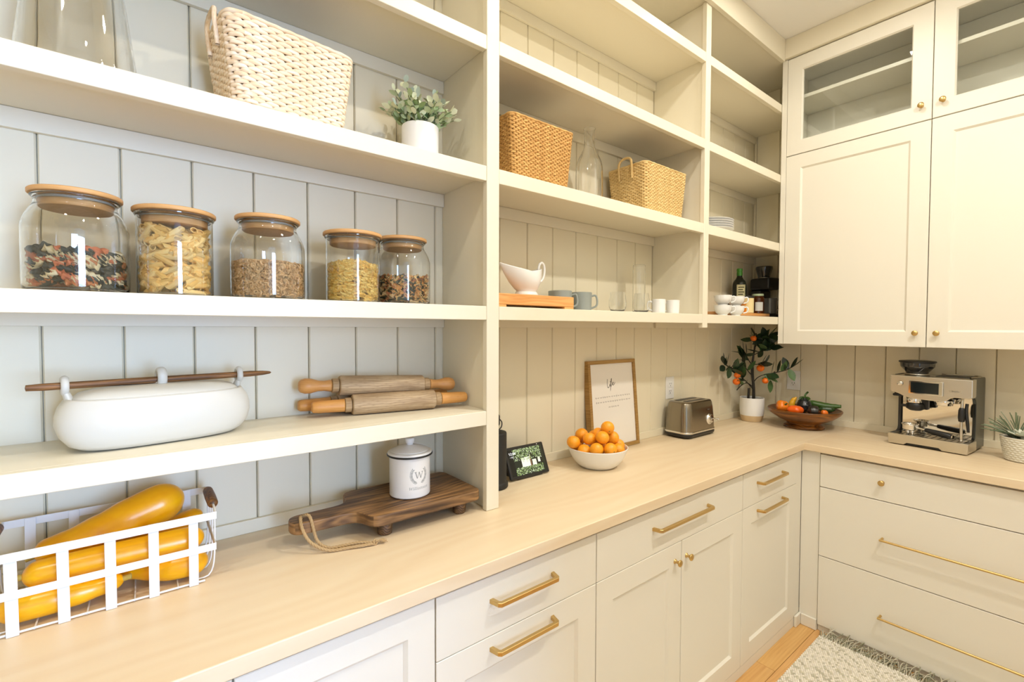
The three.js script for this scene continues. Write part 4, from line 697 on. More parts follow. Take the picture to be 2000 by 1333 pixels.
{
  const o = thing('toaster', 'brushed steel two slot toaster with a round dial on its front', 'toaster', [1.4535, TOPY, 0.0905]);
  const rr = (w, d, rc, y, n = 96) => basketRing(w, d, rc, n).map((p) => V3(p[0], y, p[1])), steel = std({ color: lin(0.31, 0.275, 0.22), roughness: 0.22, metalness: 1 });
  part('base', loft([rr(0.0, 0.0, 0.0, 0.006).map((p) => V3(0, 0.006, 0)), rr(0.272, 0.14, 0.036, 0.006), rr(0.282, 0.15, 0.04, 0.011), rr(0.284, 0.152, 0.041, 0.02), rr(0.28, 0.148, 0.04, 0.024)], false), MAT.black, o);
  for (const [x, z] of [[-0.1, 0.045], [0.1, 0.045], [-0.1, -0.045], [0.1, -0.045]]) part('foot', new THREE.CylinderGeometry(0.01, 0.009, 0.0065, 16).translate(x, 0.0034, z), MAT.rubber, o);
  part('bottom_band', loft([rr(0.283, 0.151, 0.041, 0.0245), rr(0.2865, 0.1545, 0.0425, 0.0265), rr(0.2865, 0.1545, 0.0425, 0.032), rr(0.283, 0.151, 0.041, 0.034)], false), MAT.chrome, o);
  part('shell', loft([rr(0.28, 0.148, 0.04, 0.034), rr(0.2795, 0.1475, 0.04, 0.04), rr(0.274, 0.144, 0.039, 0.09), rr(0.264, 0.137, 0.037, 0.145), rr(0.254, 0.129, 0.034, 0.168), rr(0.246, 0.121, 0.03, 0.177)], false), steel, o);
  part('top_plate', loft([rr(0.246, 0.121, 0.03, 0.1772), rr(0.238, 0.113, 0.027, 0.181), rr(0.22, 0.098, 0.02, 0.1826), rr(0.0, 0.0, 0.0, 0.1826).map(() => V3(0, 0.1826, 0))], false), steel, o);
  for (const z of [-0.026, 0.024]) part('slot', rbox(0.17, 0.003, 0.026, 0.0012).translate(0, 0.1823, z), MAT.black, o);
  const tiltX = -0.085, f = part('dial', lathe([[0, 0.012], [0.0155, 0.012], [0.017, 0.0105], [0.0175, 0.0005], [0.0235, 0.0], [0.0235, -0.004]], 40).rotateX(Math.PI / 2), MAT.chrome, o, [0.066, 0.086, 0.0725], [tiltX, 0, 0]); f.scale.set(1.28, 1.28, 1);
  part('dial_mark', rbox(0.003, 0.012, 0.002, 0.0008).translate(0, 0.006, 0.0125), MAT.dark, f);
  part('lever', [new THREE.CylinderGeometry(0.003, 0.003, 0.03, 12).rotateX(Math.PI / 2).translate(0, 0, 0.012), new THREE.SphereGeometry(0.0062, 16, 12).translate(0, 0, 0.028)], MAT.chrome, o, [0.099, 0.083, 0.0735]);
  const logo = canvasTex(256, 64, (c, W, H) => { c.fillStyle = '#4a4338'; c.fillRect(0, 0, W, H); c.fillStyle = '#d8d2c4'; c.font = '44px sans-serif'; c.textAlign = 'center'; c.textBaseline = 'middle'; c.fillText('Breville', W / 2, H / 2); });
  part('nameplate', new THREE.PlaneGeometry(0.034, 0.0085), std({ map: logo, roughness: 0.3, metalness: 0.6 }), o, [0.058, 0.135, 0.0703], [-0.13, 0, 0]);
}
// ---------------------------------------------------------------- shelf at eye height, middle bay
{
  const o = thing('cutting_board', 'thick pale orange cutting board under the white gravy boat', 'cutting board', [0.246, SH3, 0.172]);
  part('slab', boxUV(rbox(0.35, 0.036, 0.135, 0.003, 2).translate(0, 0.028, 0)), MAT.board, o);
  for (const x of [-0.158, 0.151]) part('foot', boxUV(rbox(0.046, 0.0098, 0.135, 0.002).translate(x, 0.0051, 0)), MAT.board, o);
}
{
  const o = thing('gravy_boat', 'white porcelain gravy boat with a looped handle on the cutting board', 'gravy boat', [0.252, SH3 + 0.0466, 0.17]);
  const n = 48, ring = (y, rx, rz, cx, lip) => Array.from({ length: n }, (_, i) => { const t = i / n * 6.2832, c = Math.cos(t), s = Math.sin(t), f = Math.pow(Math.max(0, -c), 6), b = Math.pow(Math.max(0, c), 4); return V3(cx + c * rx - f * lip * 0.030, y + lip * (f * 0.012 + b * 0.004 - 0.014 * (1 - Math.abs(c))), -s * rz * (1 - 0.45 * f * lip)); });
  const outer = [[0.0005, 0, 0, 0, 0], [0.0005, 0.043, 0.034, 0, 0], [0.004, 0.046, 0.037, 0, 0], [0.011, 0.042, 0.033, 0, 0], [0.017, 0.038, 0.029, 0, 0], [0.026, 0.046, 0.036, -0.002, 0.1], [0.045, 0.06, 0.045, -0.006, 0.3], [0.068, 0.07, 0.049, -0.01, 0.65], [0.094, 0.076, 0.05, -0.014, 1], [0.0965, 0.074, 0.048, -0.014, 1], [0.094, 0.071, 0.046, -0.014, 1], [0.068, 0.064, 0.044, -0.01, 0.65], [0.045, 0.054, 0.04, -0.006, 0.3], [0.03, 0.03, 0.025, -0.002, 0], [0.028, 0, 0, 0, 0]];
  part('bowl', loft(outer.map((a) => ring(...a)), false), MAT.white, o);
  part('handle', tube([[0.05, 0.05, 0], [0.072, 0.058, 0], [0.084, 0.08, 0], [0.085, 0.108, 0], [0.076, 0.122, 0], [0.064, 0.118, 0], [0.058, 0.102, 0], [0.058, 0.084, 0]], 0.0046, 48, 10), MAT.white, o);
}
const mugMat = phys({ color: lin(0.33, 0.36, 0.34), roughness: 0.4 });
function mug(label, pos, turn, R, H, mat, group, hr = 0.022) {
  const o = thing('mug', label, 'mug', pos, turn, group);
  part('cup', lathe([[0, 0.001], [R * 0.86, 0.001], [R * 0.93, 0.003], [R * 0.96, 0.01], [R, H - 0.002], [R - 0.001, H], [R - 0.003, H - 0.001], [R * 0.9, 0.012], [0, 0.006]], 48), mat, o);
  part('handle', tube([[R * 0.96, H * 0.82, 0], [R + hr * 0.7, H * 0.84, 0], [R + hr, H * 0.6, 0], [R + hr * 0.85, H * 0.33, 0], [R * 0.955, H * 0.2, 0]], 0.0042, 32, 10), mat, o);
  return o;
}
mug('grey green mug partly behind the end of the cutting board', [0.503, SH3, 0.082], -0.7, 0.0475, 0.082, mugMat, 'grey green mugs');
mug('grey green mug standing clear, to the side of the cutting board', [0.628, SH3, 0.078], -0.75, 0.0455, 0.082, mugMat, 'grey green mugs');
mug('small white espresso mug nearest the clear glasses', [1.002, SH3, 0.2], 2.2, 0.0295, 0.063, MAT.white, 'small white espresso mugs', 0.017);
mug('small white espresso mug nearest the white upright', [1.112, SH3, 0.2], 2.2, 0.0295, 0.063, MAT.white, 'small white espresso mugs', 0.017);
{
  const o = thing('glass_tumbler', 'stemless clear wine glass beside the grey green mugs', 'glass', [0.765, SH3, 0.16], 0, 'stemless wine glasses');
  part('glass_body', smoothLathe([[0, 0.001], [0.021, 0.001], [0.027, 0.005], [0.0345, 0.02], [0.0365, 0.035], [0.035, 0.055], [0.0305, 0.082], [0.0296, 0.083], [0.0336, 0.055], [0.0352, 0.035], [0.033, 0.021], [0.025, 0.0085], [0, 0.006]], 48, 5), MAT.solidGlass, o);
  dup(o, 'glass_tumbler', [0.905, SH3, 0.178], 0, 'stemless clear wine glass in front of the tall glass cylinder');
}
{
  const o = thing('glass_cylinder', 'tall narrow clear glass cylinder behind a stemless wine glass', 'glass', [0.985, SH3, 0.105]);
  part('glass_body', lathe([[0, 0.001], [0.026, 0.001], [0.028, 0.003], [0.0285, 0.012], [0.0285, 0.222], [0.0275, 0.2235], [0.0265, 0.222], [0.0265, 0.014], [0.024, 0.01], [0, 0.009]], 48), MAT.solidGlass, o);
}
// ---------------------------------------------------------------- corner bay
{
  const o = thing('tray', 'long orange wooden tray with rounded ends on the corner shelf', 'tray', [1.834, SH3, 0.115]);
  const s = new THREE.Shape(); const hx = 0.33, hz = 0.068; s.moveTo(-hx + hz, -hz); s.lineTo(hx - 0.01, -hz); s.lineTo(hx - 0.002, hz); s.lineTo(-hx + hz, hz); s.absarc(-hx + hz, 0, hz, Math.PI / 2, Math.PI * 1.5, false);
  part('board', boxUV(new THREE.ExtrudeGeometry(s, { depth: 0.012, bevelEnabled: true, bevelSize: 0.002, bevelThickness: 0.002, bevelSegments: 2, curveSegments: 20 }).rotateX(-Math.PI / 2).translate(0, 0.0085, 0)), MAT.board, o);
  for (const x of [-0.2, 0.24]) part('foot', boxUV(rbox(0.03, 0.0062, 0.1, 0.001).translate(x, 0.0033, 0)), MAT.board, o);
}
const TRAY = SH3 + 0.0231;
{
  const teacup = (label, pos, turn) => {
    const o = thing('teacup', label, 'teacup', pos, turn, 'white teacups stacked in the corner');
    part('cup', smoothLathe([[0, 0.0006], [0.022, 0.0006], [0.023, 0.003], [0.0225, 0.006], [0.031, 0.013], [0.0395, 0.028], [0.042, 0.049], [0.0413, 0.0502], [0.0405, 0.049], [0.0375, 0.028], [0.029, 0.0155], [0.0, 0.010]], 44, 4), MAT.white, o);
    part('handle', tube([[0.0395, 0.043, 0], [0.053, 0.045, 0], [0.0585, 0.034, 0], [0.053, 0.02, 0], [0.0365, 0.014, 0]], 0.0034, 28, 8), MAT.white, o); return o;
  };
  teacup('lower white teacup of the stack against the upright', [1.512, SH3, 0.229], -1.0); teacup('upper white teacup of the stack against the upright', [1.512, SH3 + 0.0512, 0.229], -1.0);
  teacup('lower white teacup of the stack beside the orange tub', [1.648, SH3, 0.229], -1.1); teacup('upper white teacup of the stack beside the orange tub', [1.648, SH3 + 0.0512, 0.229], -1.1);
}
{
  const o = thing('dark_bottle', 'dark glass bottle with a green cap and a pale label on the corner shelf', 'bottle', [1.995, TRAY, 0.078], -0.7);
  part('glass_body', smoothLathe([[0, 0.001], [0.034, 0.001], [0.038, 0.004], [0.0385, 0.1], [0.038, 0.165], [0.033, 0.19], [0.02, 0.208], [0.0145, 0.222], [0.014, 0.232], [0, 0.233]], 44, 4), std({ color: lin(0.006, 0.01, 0.006), roughness: 0.08 }), o);
  part('cap', lathe([[0.0138, 0.225], [0.0158, 0.2255], [0.0158, 0.246], [0.0145, 0.2475], [0.0145, 0.2505], [0.016, 0.2515], [0.016, 0.266], [0.0145, 0.268], [0, 0.268]], 28), std({ color: lin(0.05, 0.26, 0.03), roughness: 0.35 }), o);
  const lab = canvasTex(256, 384, (c, W, H) => { c.fillStyle = '#cfc79a'; c.fillRect(0, 0, W, H); c.strokeStyle = '#5b5530'; c.lineWidth = 6; c.strokeRect(14, 14, W - 28, H - 28); c.fillStyle = '#4d4a2a'; for (let k = 0; k < 6; k++) c.fillRect(40, 46 + k * 54, W - 80 - (k % 2) * 40, 26); });
  part('bottle_label', new THREE.CylinderGeometry(0.0392, 0.0392, 0.1, 24, 1, true, 5.5, 1.3).translate(0, 0.12, 0), std({ map: lab, roughness: 0.6, side: THREE.DoubleSide }), o);
}
{
  const o = thing('spice_tub', 'round tub with an orange and cream printed wrap on the wooden tray', 'tub', [1.952, TRAY, 0.148], -0.95);
  const tex = canvasTex(512, 256, (c, W, H) => { c.fillStyle = '#efd9a0'; c.fillRect(0, 0, W, H); c.fillStyle = '#f08c14'; c.fillRect(120, 104, 200, 22); c.fillRect(110, 150, 210, 96); c.fillStyle = '#e8a888'; c.fillRect(140, 22, 150, 60); c.fillStyle = '#fff3d8'; c.beginPath(); c.ellipse(190, 190, 46, 30, 0, 0, 6.283); c.fill(); c.fillStyle = '#d96a1c'; c.fillRect(150, 180, 80, 12); });
  part('printed_wall', lathe([[0.0335, 0.002], [0.0335, 0.086]], 44).rotateY(2.0), std({ map: tex, roughness: 0.45 }), o);
  part('base', lathe([[0, 0.0006], [0.032, 0.0006], [0.0335, 0.0021]], 40), std({ color: lin(0.72, 0.6, 0.35), roughness: 0.5 }), o);
  part('lid', lathe([[0.0335, 0.0862], [0.035, 0.087], [0.035, 0.097], [0.0335, 0.0985], [0, 0.0985]], 44), MAT.black, o);
}
{
  const o = thing('honey_jar', 'dark amber jar with a white label and a pale lid on the wooden tray', 'jar', [2.095, TRAY, 0.142], -0.95);
  part('glass_body', smoothLathe([[0, 0.001], [0.032, 0.001], [0.0345, 0.004], [0.035, 0.06], [0.0345, 0.088], [0.029, 0.1], [0.028, 0.104], [0, 0.1045]], 40, 4), std({ color: lin(0.07, 0.018, 0.004), roughness: 0.08 }), o);
  part('jar_label', new THREE.CylinderGeometry(0.0356, 0.0356, 0.052, 20, 1, true, 5.7, 1.25).translate(0, 0.042, 0), std({ color: lin(0.72, 0.71, 0.64), roughness: 0.6, side: THREE.DoubleSide }), o);
  part('lid', lathe([[0.0285, 0.105], [0.0315, 0.106], [0.0315, 0.116], [0.03, 0.118], [0, 0.118]], 40), std({ color: lin(0.55, 0.68, 0.42), roughness: 0.4 }), o);
}
{
  const o = thing('coffee_grinder', 'tall black coffee grinder with a hopper at the dark end of the corner shelf', 'grinder', [2.248, SH3, 0.118], -0.25);
  part('base', rbox(0.112, 0.022, 0.15, 0.008, 3).translate(0, 0.0115, 0), MAT.black, o);
  part('column', rbox(0.1, 0.15, 0.075, 0.012, 3).translate(0, 0.0975, -0.034), MAT.black, o);
  part('head', rbox(0.106, 0.075, 0.135, 0.014, 3).translate(0, 0.21, -0.004), MAT.black, o);
  part('jug', lathe([[0, 0.024], [0.034, 0.024], [0.037, 0.028], [0.041, 0.12], [0.039, 0.121], [0, 0.034]], 36).translate(0, 0, 0.034), phys({ color: lin(0.12, 0.12, 0.11), roughness: 0.1, clearcoat: 1 }), o);
  part('jug_handle', tube([[0.036, 0.11, 0.05], [0.06, 0.105, 0.066], [0.062, 0.07, 0.068], [0.036, 0.045, 0.052]], 0.004, 20, 8), MAT.steel, o);
  part('hopper', lathe([[0.03, 0.2478], [0.034, 0.25], [0.048, 0.305], [0.0485, 0.318], [0.046, 0.321], [0, 0.323]], 40).translate(0, 0, -0.01), phys({ color: lin(0.02, 0.02, 0.02), roughness: 0.06, clearcoat: 1 }), o);
  part('trim_band', new THREE.TorusGeometry(0.035, 0.0025, 8, 40).rotateX(Math.PI / 2).translate(0, 0.2495, -0.01), MAT.steel, o);
}
{
  const plate = (k) => { const o = thing('plate', ['bottom white plate of the stack on the corner shelf', 'second white plate from the bottom of the stack', 'middle white plate of the stack on the corner shelf', 'second white plate from the top of the stack', 'top white plate of the stack on the corner shelf'][k], 'plate', [1.50, SH4 + k * 0.0112, 0.148], 0, 'white plates stacked on the corner shelf'); part('dish', smoothLathe([[0, 0.0006], [0.06, 0.0006], [0.064, 0.0026], [0.085, 0.006], [0.122, 0.0185], [0.1235, 0.0205], [0.121, 0.0208], [0.085, 0.0085], [0.062, 0.005], [0, 0.0045]], 64, 4), MAT.white, o); };
  for (let k = 0; k < 5; k++) plate(k);
}
// ---------------------------------------------------------------- worktop corner
{
  const px = 2.085, pz = 0.122;
  const o = thing('orange_tree', 'small potted orange tree in a white pot with a tan dipped foot', 'plant', [px, TOPY, pz]);
  part('pot', smoothLathe([[0.0635, 0.0365], [0.0665, 0.06], [0.0675, 0.1], [0.0675, 0.138], [0.0665, 0.141], [0.063, 0.141], [0.062, 0.136], [0.061, 0.12], [0.0, 0.119]], 56, 4), MAT.white, o);
  part('pot_foot', smoothLathe([[0, 0.001], [0.05, 0.001], [0.056, 0.004], [0.0615, 0.022], [0.0635, 0.0364]], 56, 4), std({ color: lin(0.62, 0.45, 0.25), roughness: 0.55 }), o);
  part('soil', new THREE.CylinderGeometry(0.061, 0.061, 0.006, 40).translate(0, 0.1225, 0), std({ color: lin(0.02, 0.014, 0.01), roughness: 1 }), o);
  const bark = std({ color: lin(0.022, 0.018, 0.012), roughness: 0.8 });
  // the crown lies in a plane facing the camera: s to the right of the picture, h up, f towards the viewer
  const R = V3(0.41, 0, 0.912), F = V3(-0.912, 0, 0.41), L = V3(1.62, 0, 0.33), at = (s, h, f = 0) => V3(0.012, 0, -0.004).addScaledVector(s < 0 ? L : R, s).addScaledVector(F, f).add(V3(0, h, 0));
  part('trunk', body([at(0.008, 0.123), at(0.006, 0.2), at(-0.002, 0.29), at(0.0, 0.37), at(0.01, 0.45), at(0.016, 0.53)].map((v) => v.toArray()), [0.0095, 0.0085, 0.0078, 0.0066, 0.0045, 0.003], 30, 10), bark, o);
  part('stump', body([at(-0.022, 0.123, -0.01), at(-0.021, 0.17, -0.01), at(-0.02, 0.197, -0.01)].map((v) => v.toArray()), [0.0075, 0.0068, 0.0062], 8, 10), bark, o);
  const branches = [[[0.003, 0.19], [-0.03, 0.235, 0.01], [-0.072, 0.28, 0.016], [-0.115, 0.325, 0.02], [-0.15, 0.35, 0.02]], [[0.0, 0.205], [-0.03, 0.233, 0.03], [-0.06, 0.222, 0.036], [-0.084, 0.196, 0.034]], [[0.004, 0.23], [0.026, 0.262, 0.012], [0.062, 0.283, 0.02], [0.11, 0.296, 0.024], [0.165, 0.312, 0.022], [0.205, 0.335, 0.02]], [[-0.001, 0.27], [-0.035, 0.315, -0.01], [-0.06, 0.372, -0.005]], [[0.0, 0.33], [-0.03, 0.38, 0.01], [-0.048, 0.42, 0.012]], [[0.006, 0.40], [0.05, 0.425, 0.012], [0.095, 0.445, 0.02]], [[0.012, 0.45], [0.045, 0.485, -0.004], [0.085, 0.515, 0.004]], [[0.0, 0.34], [0.035, 0.345, 0.02], [0.07, 0.352, 0.022]], [[0.013, 0.47], [0.0, 0.5, 0.012], [0.012, 0.53, 0.012]]].map((b) => b.map((q) => at(...q)));
  part('branch', branches.map((b) => tube(b, 0.0026, 18, 6)), bark, o);
  const r = rng(23), gs = [leafGeo(0.075, 0.038, 0.18, 0.12), leafGeo(0.064, 0.034, 0.22, 0.18), leafGeo(0.082, 0.034, 0.15, 0.2)], lm = [leafMat(0.012, 0.028, 0.012, 0.35), leafMat(0.022, 0.05, 0.016, 0.35), leafMat(0.055, 0.115, 0.035, 0.35), leafMat(0.1, 0.19, 0.07, 0.38)];
  const spots = [];
  branches.forEach((b, bi) => { const c = new THREE.CatmullRomCurve3(b), n = [16, 4, 9, 5, 7, 16, 18, 5, 14][bi]; for (let i = 0; i < n; i++) { const t = 0.35 + 0.65 * (i + 0.5) / n; spots.push([c.getPoint(Math.min(1, t)), c.getTangent(Math.min(1, t)), bi]); } });
  const topAt = (p) => p.y + 0.0 ;
  spots.forEach(([p, t, bi], i) => { const side = V3(r() - 0.5, (r() - 0.35) * 1.1, r() - 0.5).normalize().multiplyScalar(1.1), d = t.clone().multiplyScalar(0.6).add(side); if (bi === 0 || bi === 3) d.y += 0.1; const q = p.clone().addScaledVector(d.clone().normalize(), 0.085), wx = px + q.x, wz = pz + q.z; if (wx > XR - 0.035 || wz < 0.05 || pz + p.z < 0.05 || q.y > 0.575) return; leafAt(o, gs[Math.floor(r() * 3)], lm[bi === 0 || bi >= 5 ? Math.floor(r() * 2.4) : Math.floor(r() * 4)], p, d, r() * 6.28); });
  const heroes = [[0.075, 0.285, 0.02, 0.28, -0.16, 0.1, 3], [0.05, 0.262, 0.018, 0.35, 0.06, 0.2, 3], [0.095, 0.25, 0.02, -0.05, -0.5, 0.1, 2], [0.205, 0.335, 0.02, 0.6, 0.7, 0.1, 2], [0.19, 0.322, 0.02, 0.2, -0.5, 0.2, 3], [0.1, 0.296, 0.02, 0.05, 0.9, 0.1, 1], [-0.15, 0.35, 0.02, -0.3, 0.8, 0, 0], [-0.14, 0.345, 0.02, 0.1, 0.9, 0.2, 1], [-0.15, 0.34, 0.02, -0.5, -0.3, 0.3, 0], [-0.12, 0.325, 0.02, -0.3, -0.6, 0.2, 1], [-0.1, 0.315, 0.025, 0.5, 0.3, 0.3, 0], [-0.055, 0.4, 0.012, -0.6, 0.8, 0, 0], [-0.035, 0.4, 0.012, -0.3, 0.95, 0, 0]];
  for (const [s, h, f, ds, dh, df, m] of heroes) leafAt(o, gs[0], lm[m], at(s, h, f), (s < 0 ? L.clone().multiplyScalar(0.62) : R.clone()).multiplyScalar(ds).addScaledVector(V3(0, 1, 0), dh).addScaledVector(F, df), 0.3 + df);
  const peel = phys({ color: lin(0.85, 0.17, 0.008), roughness: 0.38 });
  [[0.041, 0.322, 0.03, 0.0215], [0.068, 0.248, 0.034, 0.018], [-0.087, 0.246, 0.03, 0.0205], [-0.083, 0.283, 0.026, 0.0185], [0.002, 0.5, 0.034, 0.0175]].forEach(([s, h, f, rad]) => { const k = part('fruit', new THREE.SphereGeometry(rad, 28, 20).scale(1, 0.94, 1), peel, o, at(s, h, f).toArray()); part('stalk', new THREE.CylinderGeometry(0.0015, 0.0022, 0.012, 6).translate(0, rad * 0.94 + 0.004, 0), bark, k); });
}
{
  const cx = 2.128, cz = 0.392, o = thing('wooden_bowl', 'wide brown wooden footed bowl holding vegetables by the end wall', 'bowl', [cx, TOPY, cz]);
  part('bowl', smoothLathe([[0, 0.001], [0.092, 0.001], [0.098, 0.004], [0.1, 0.012], [0.09, 0.02], [0.085, 0.027], [0.098, 0.036], [0.135, 0.054], [0.17, 0.08], [0.181, 0.096], [0.182, 0.104], [0.176, 0.106], [0.168, 0.098], [0.13, 0.07], [0.09, 0.055], [0, 0.049]], 80, 4), wood(T.walnut, 2.4, 1.2, 0.28, lin(1.0, 0.72, 0.34)), o);
  const veg = (name, label, cat, pos, f) => { const v = thing(name, label, cat, [cx + pos[0], TOPY + pos[1], cz + pos[2]]); f(v); return v; };
  const skin = (r, g, b, q = 0.3) => phys({ color: lin(r, g, b), roughness: q, clearcoat: 0.3, clearcoatRoughness: 0.2 });
  const green = skin(0.05, 0.12, 0.02);
  // R runs to the right of the picture, F towards the viewer
  const R = [0.33, 0.944], F = [-0.944, 0.33], at = (s, h, f) => [R[0] * s + F[0] * f, h, R[1] * s + F[1] * f];
  const pepper = (rad, k, h) => { const g = new THREE.SphereGeometry(rad, 36, 24), p = g.attributes.position; for (let i = 0; i < p.count; i++) { const a = Math.atan2(p.getZ(i), p.getX(i)), y = p.getY(i) / rad, w = 1 + 0.07 * Math.cos(k * a) * (1 - y * y * 0.3) , d = Math.hypot(p.getX(i), p.getZ(i)) / rad, dip = y > 0 ? -0.28 * Math.exp(-d * d * 9) : 0; p.setXYZ(i, p.getX(i) * w, (p.getY(i) + dip * rad) * h, p.getZ(i) * w); } g.computeVertexNormals(); return g; };
  veg('bell_pepper', 'orange bell pepper on the left side of the wooden bowl', 'pepper', at(-0.105, 0.113, 0.02), (v) => { part('fruit', pepper(0.034, 4, 0.92), skin(0.9, 0.24, 0.015), v); part('stem', tube([[0, 0.021, 0], [0.002, 0.03, 0], [0.007, 0.036, 0]], 0.0042, 8, 8), green, v); v.rotation.set(0.9, 0.2, 0.5); });
  veg('tomato', 'glossy orange tomato at the front of the wooden bowl', 'tomato', at(-0.042, 0.107, 0.085), (v) => { part('fruit', pepper(0.034, 5, 0.84).scale(1.18, 0.92, 1), skin(0.92, 0.13, 0.01, 0.18), v); v.rotation.y = -1.2; });
  veg('banana', 'short yellow banana standing behind the orange pepper', 'banana', at(-0.068, 0.11, -0.052), (v) => { part('fruit', body([[0, -0.03, 0], [0.004, 0.0, 0.004], [0.008, 0.03, 0.012], [0.01, 0.05, 0.028]], [0.008, 0.015, 0.0165, 0.013, 0.005], 20, 14), skin(0.85, 0.45, 0.02), v); });
  veg('eggplant', 'dark aubergine with its stem upright in the middle of the wooden bowl', 'eggplant', at(0.0, 0.128, -0.02), (v) => { part('fruit', body([[0, -0.05, 0], [0, -0.025, 0], [0.002, 0.01, 0], [0.003, 0.036, 0.002]], [0.008, 0.034, 0.04, 0.032, 0.014], 22, 24), skin(0.012, 0.014, 0.016, 0.2), v); part('stem', tube([[0.003, 0.028, 0.002], [0.003, 0.05, 0.003], [0.009, 0.062, 0.008], [0.006, 0.07, 0.016]], 0.0055, 12, 8), green, v); for (let k = 0; k < 5; k++) part('sepal', leafGeo(0.03, 0.02, -0.2, -0.5), green, v, [0.003, 0.038, 0.002], [0, k * 1.257, -1.9]); });
  veg('avocado', 'dark avocado at the front of the wooden bowl beside the tomato', 'avocado', at(0.045, 0.103, 0.075), (v) => { part('fruit', body([[-0.03, 0, 0.0], [0, 0.002, 0], [0.03, 0, 0]], [0.006, 0.028, 0.031, 0.03, 0.006], 22, 20), skin(0.022, 0.018, 0.014, 0.3), v); v.rotation.y = -1.0; });
  veg('zucchini', 'long green zucchini lying out over the bowl toward the espresso machine', 'zucchini', at(0.015, 0.138, -0.072), (v) => { const a = at(0, 0, 0), b = at(0.1, -0.018, 0.01), c = at(0.16, -0.012, 0.02); part('fruit', body([a, [b[0] * 0.5, -0.012, b[2] * 0.5], b, c], [0.008, 0.017, 0.019, 0.018, 0.014, 0.009], 24, 16), skin(0.055, 0.13, 0.022), v); });
  veg('cucumber', 'dark green cucumber under the zucchini with a yellow end', 'cucumber', at(0.07, 0.108, -0.012), (v) => { part('fruit', body([at(0, 0.0, 0), at(0.035, 0.0, 0), at(0.075, 0.004, 0)], [0.007, 0.0165, 0.018, 0.0165, 0.007], 18, 16), skin(0.03, 0.07, 0.02), v); });
  veg('chilli_pepper', 'small orange pepper tucked at the right of the avocado', 'pepper', at(0.095, 0.097, 0.055), (v) => part('fruit', pepper(0.017, 4, 1.1), skin(0.9, 0.2, 0.015), v));
}
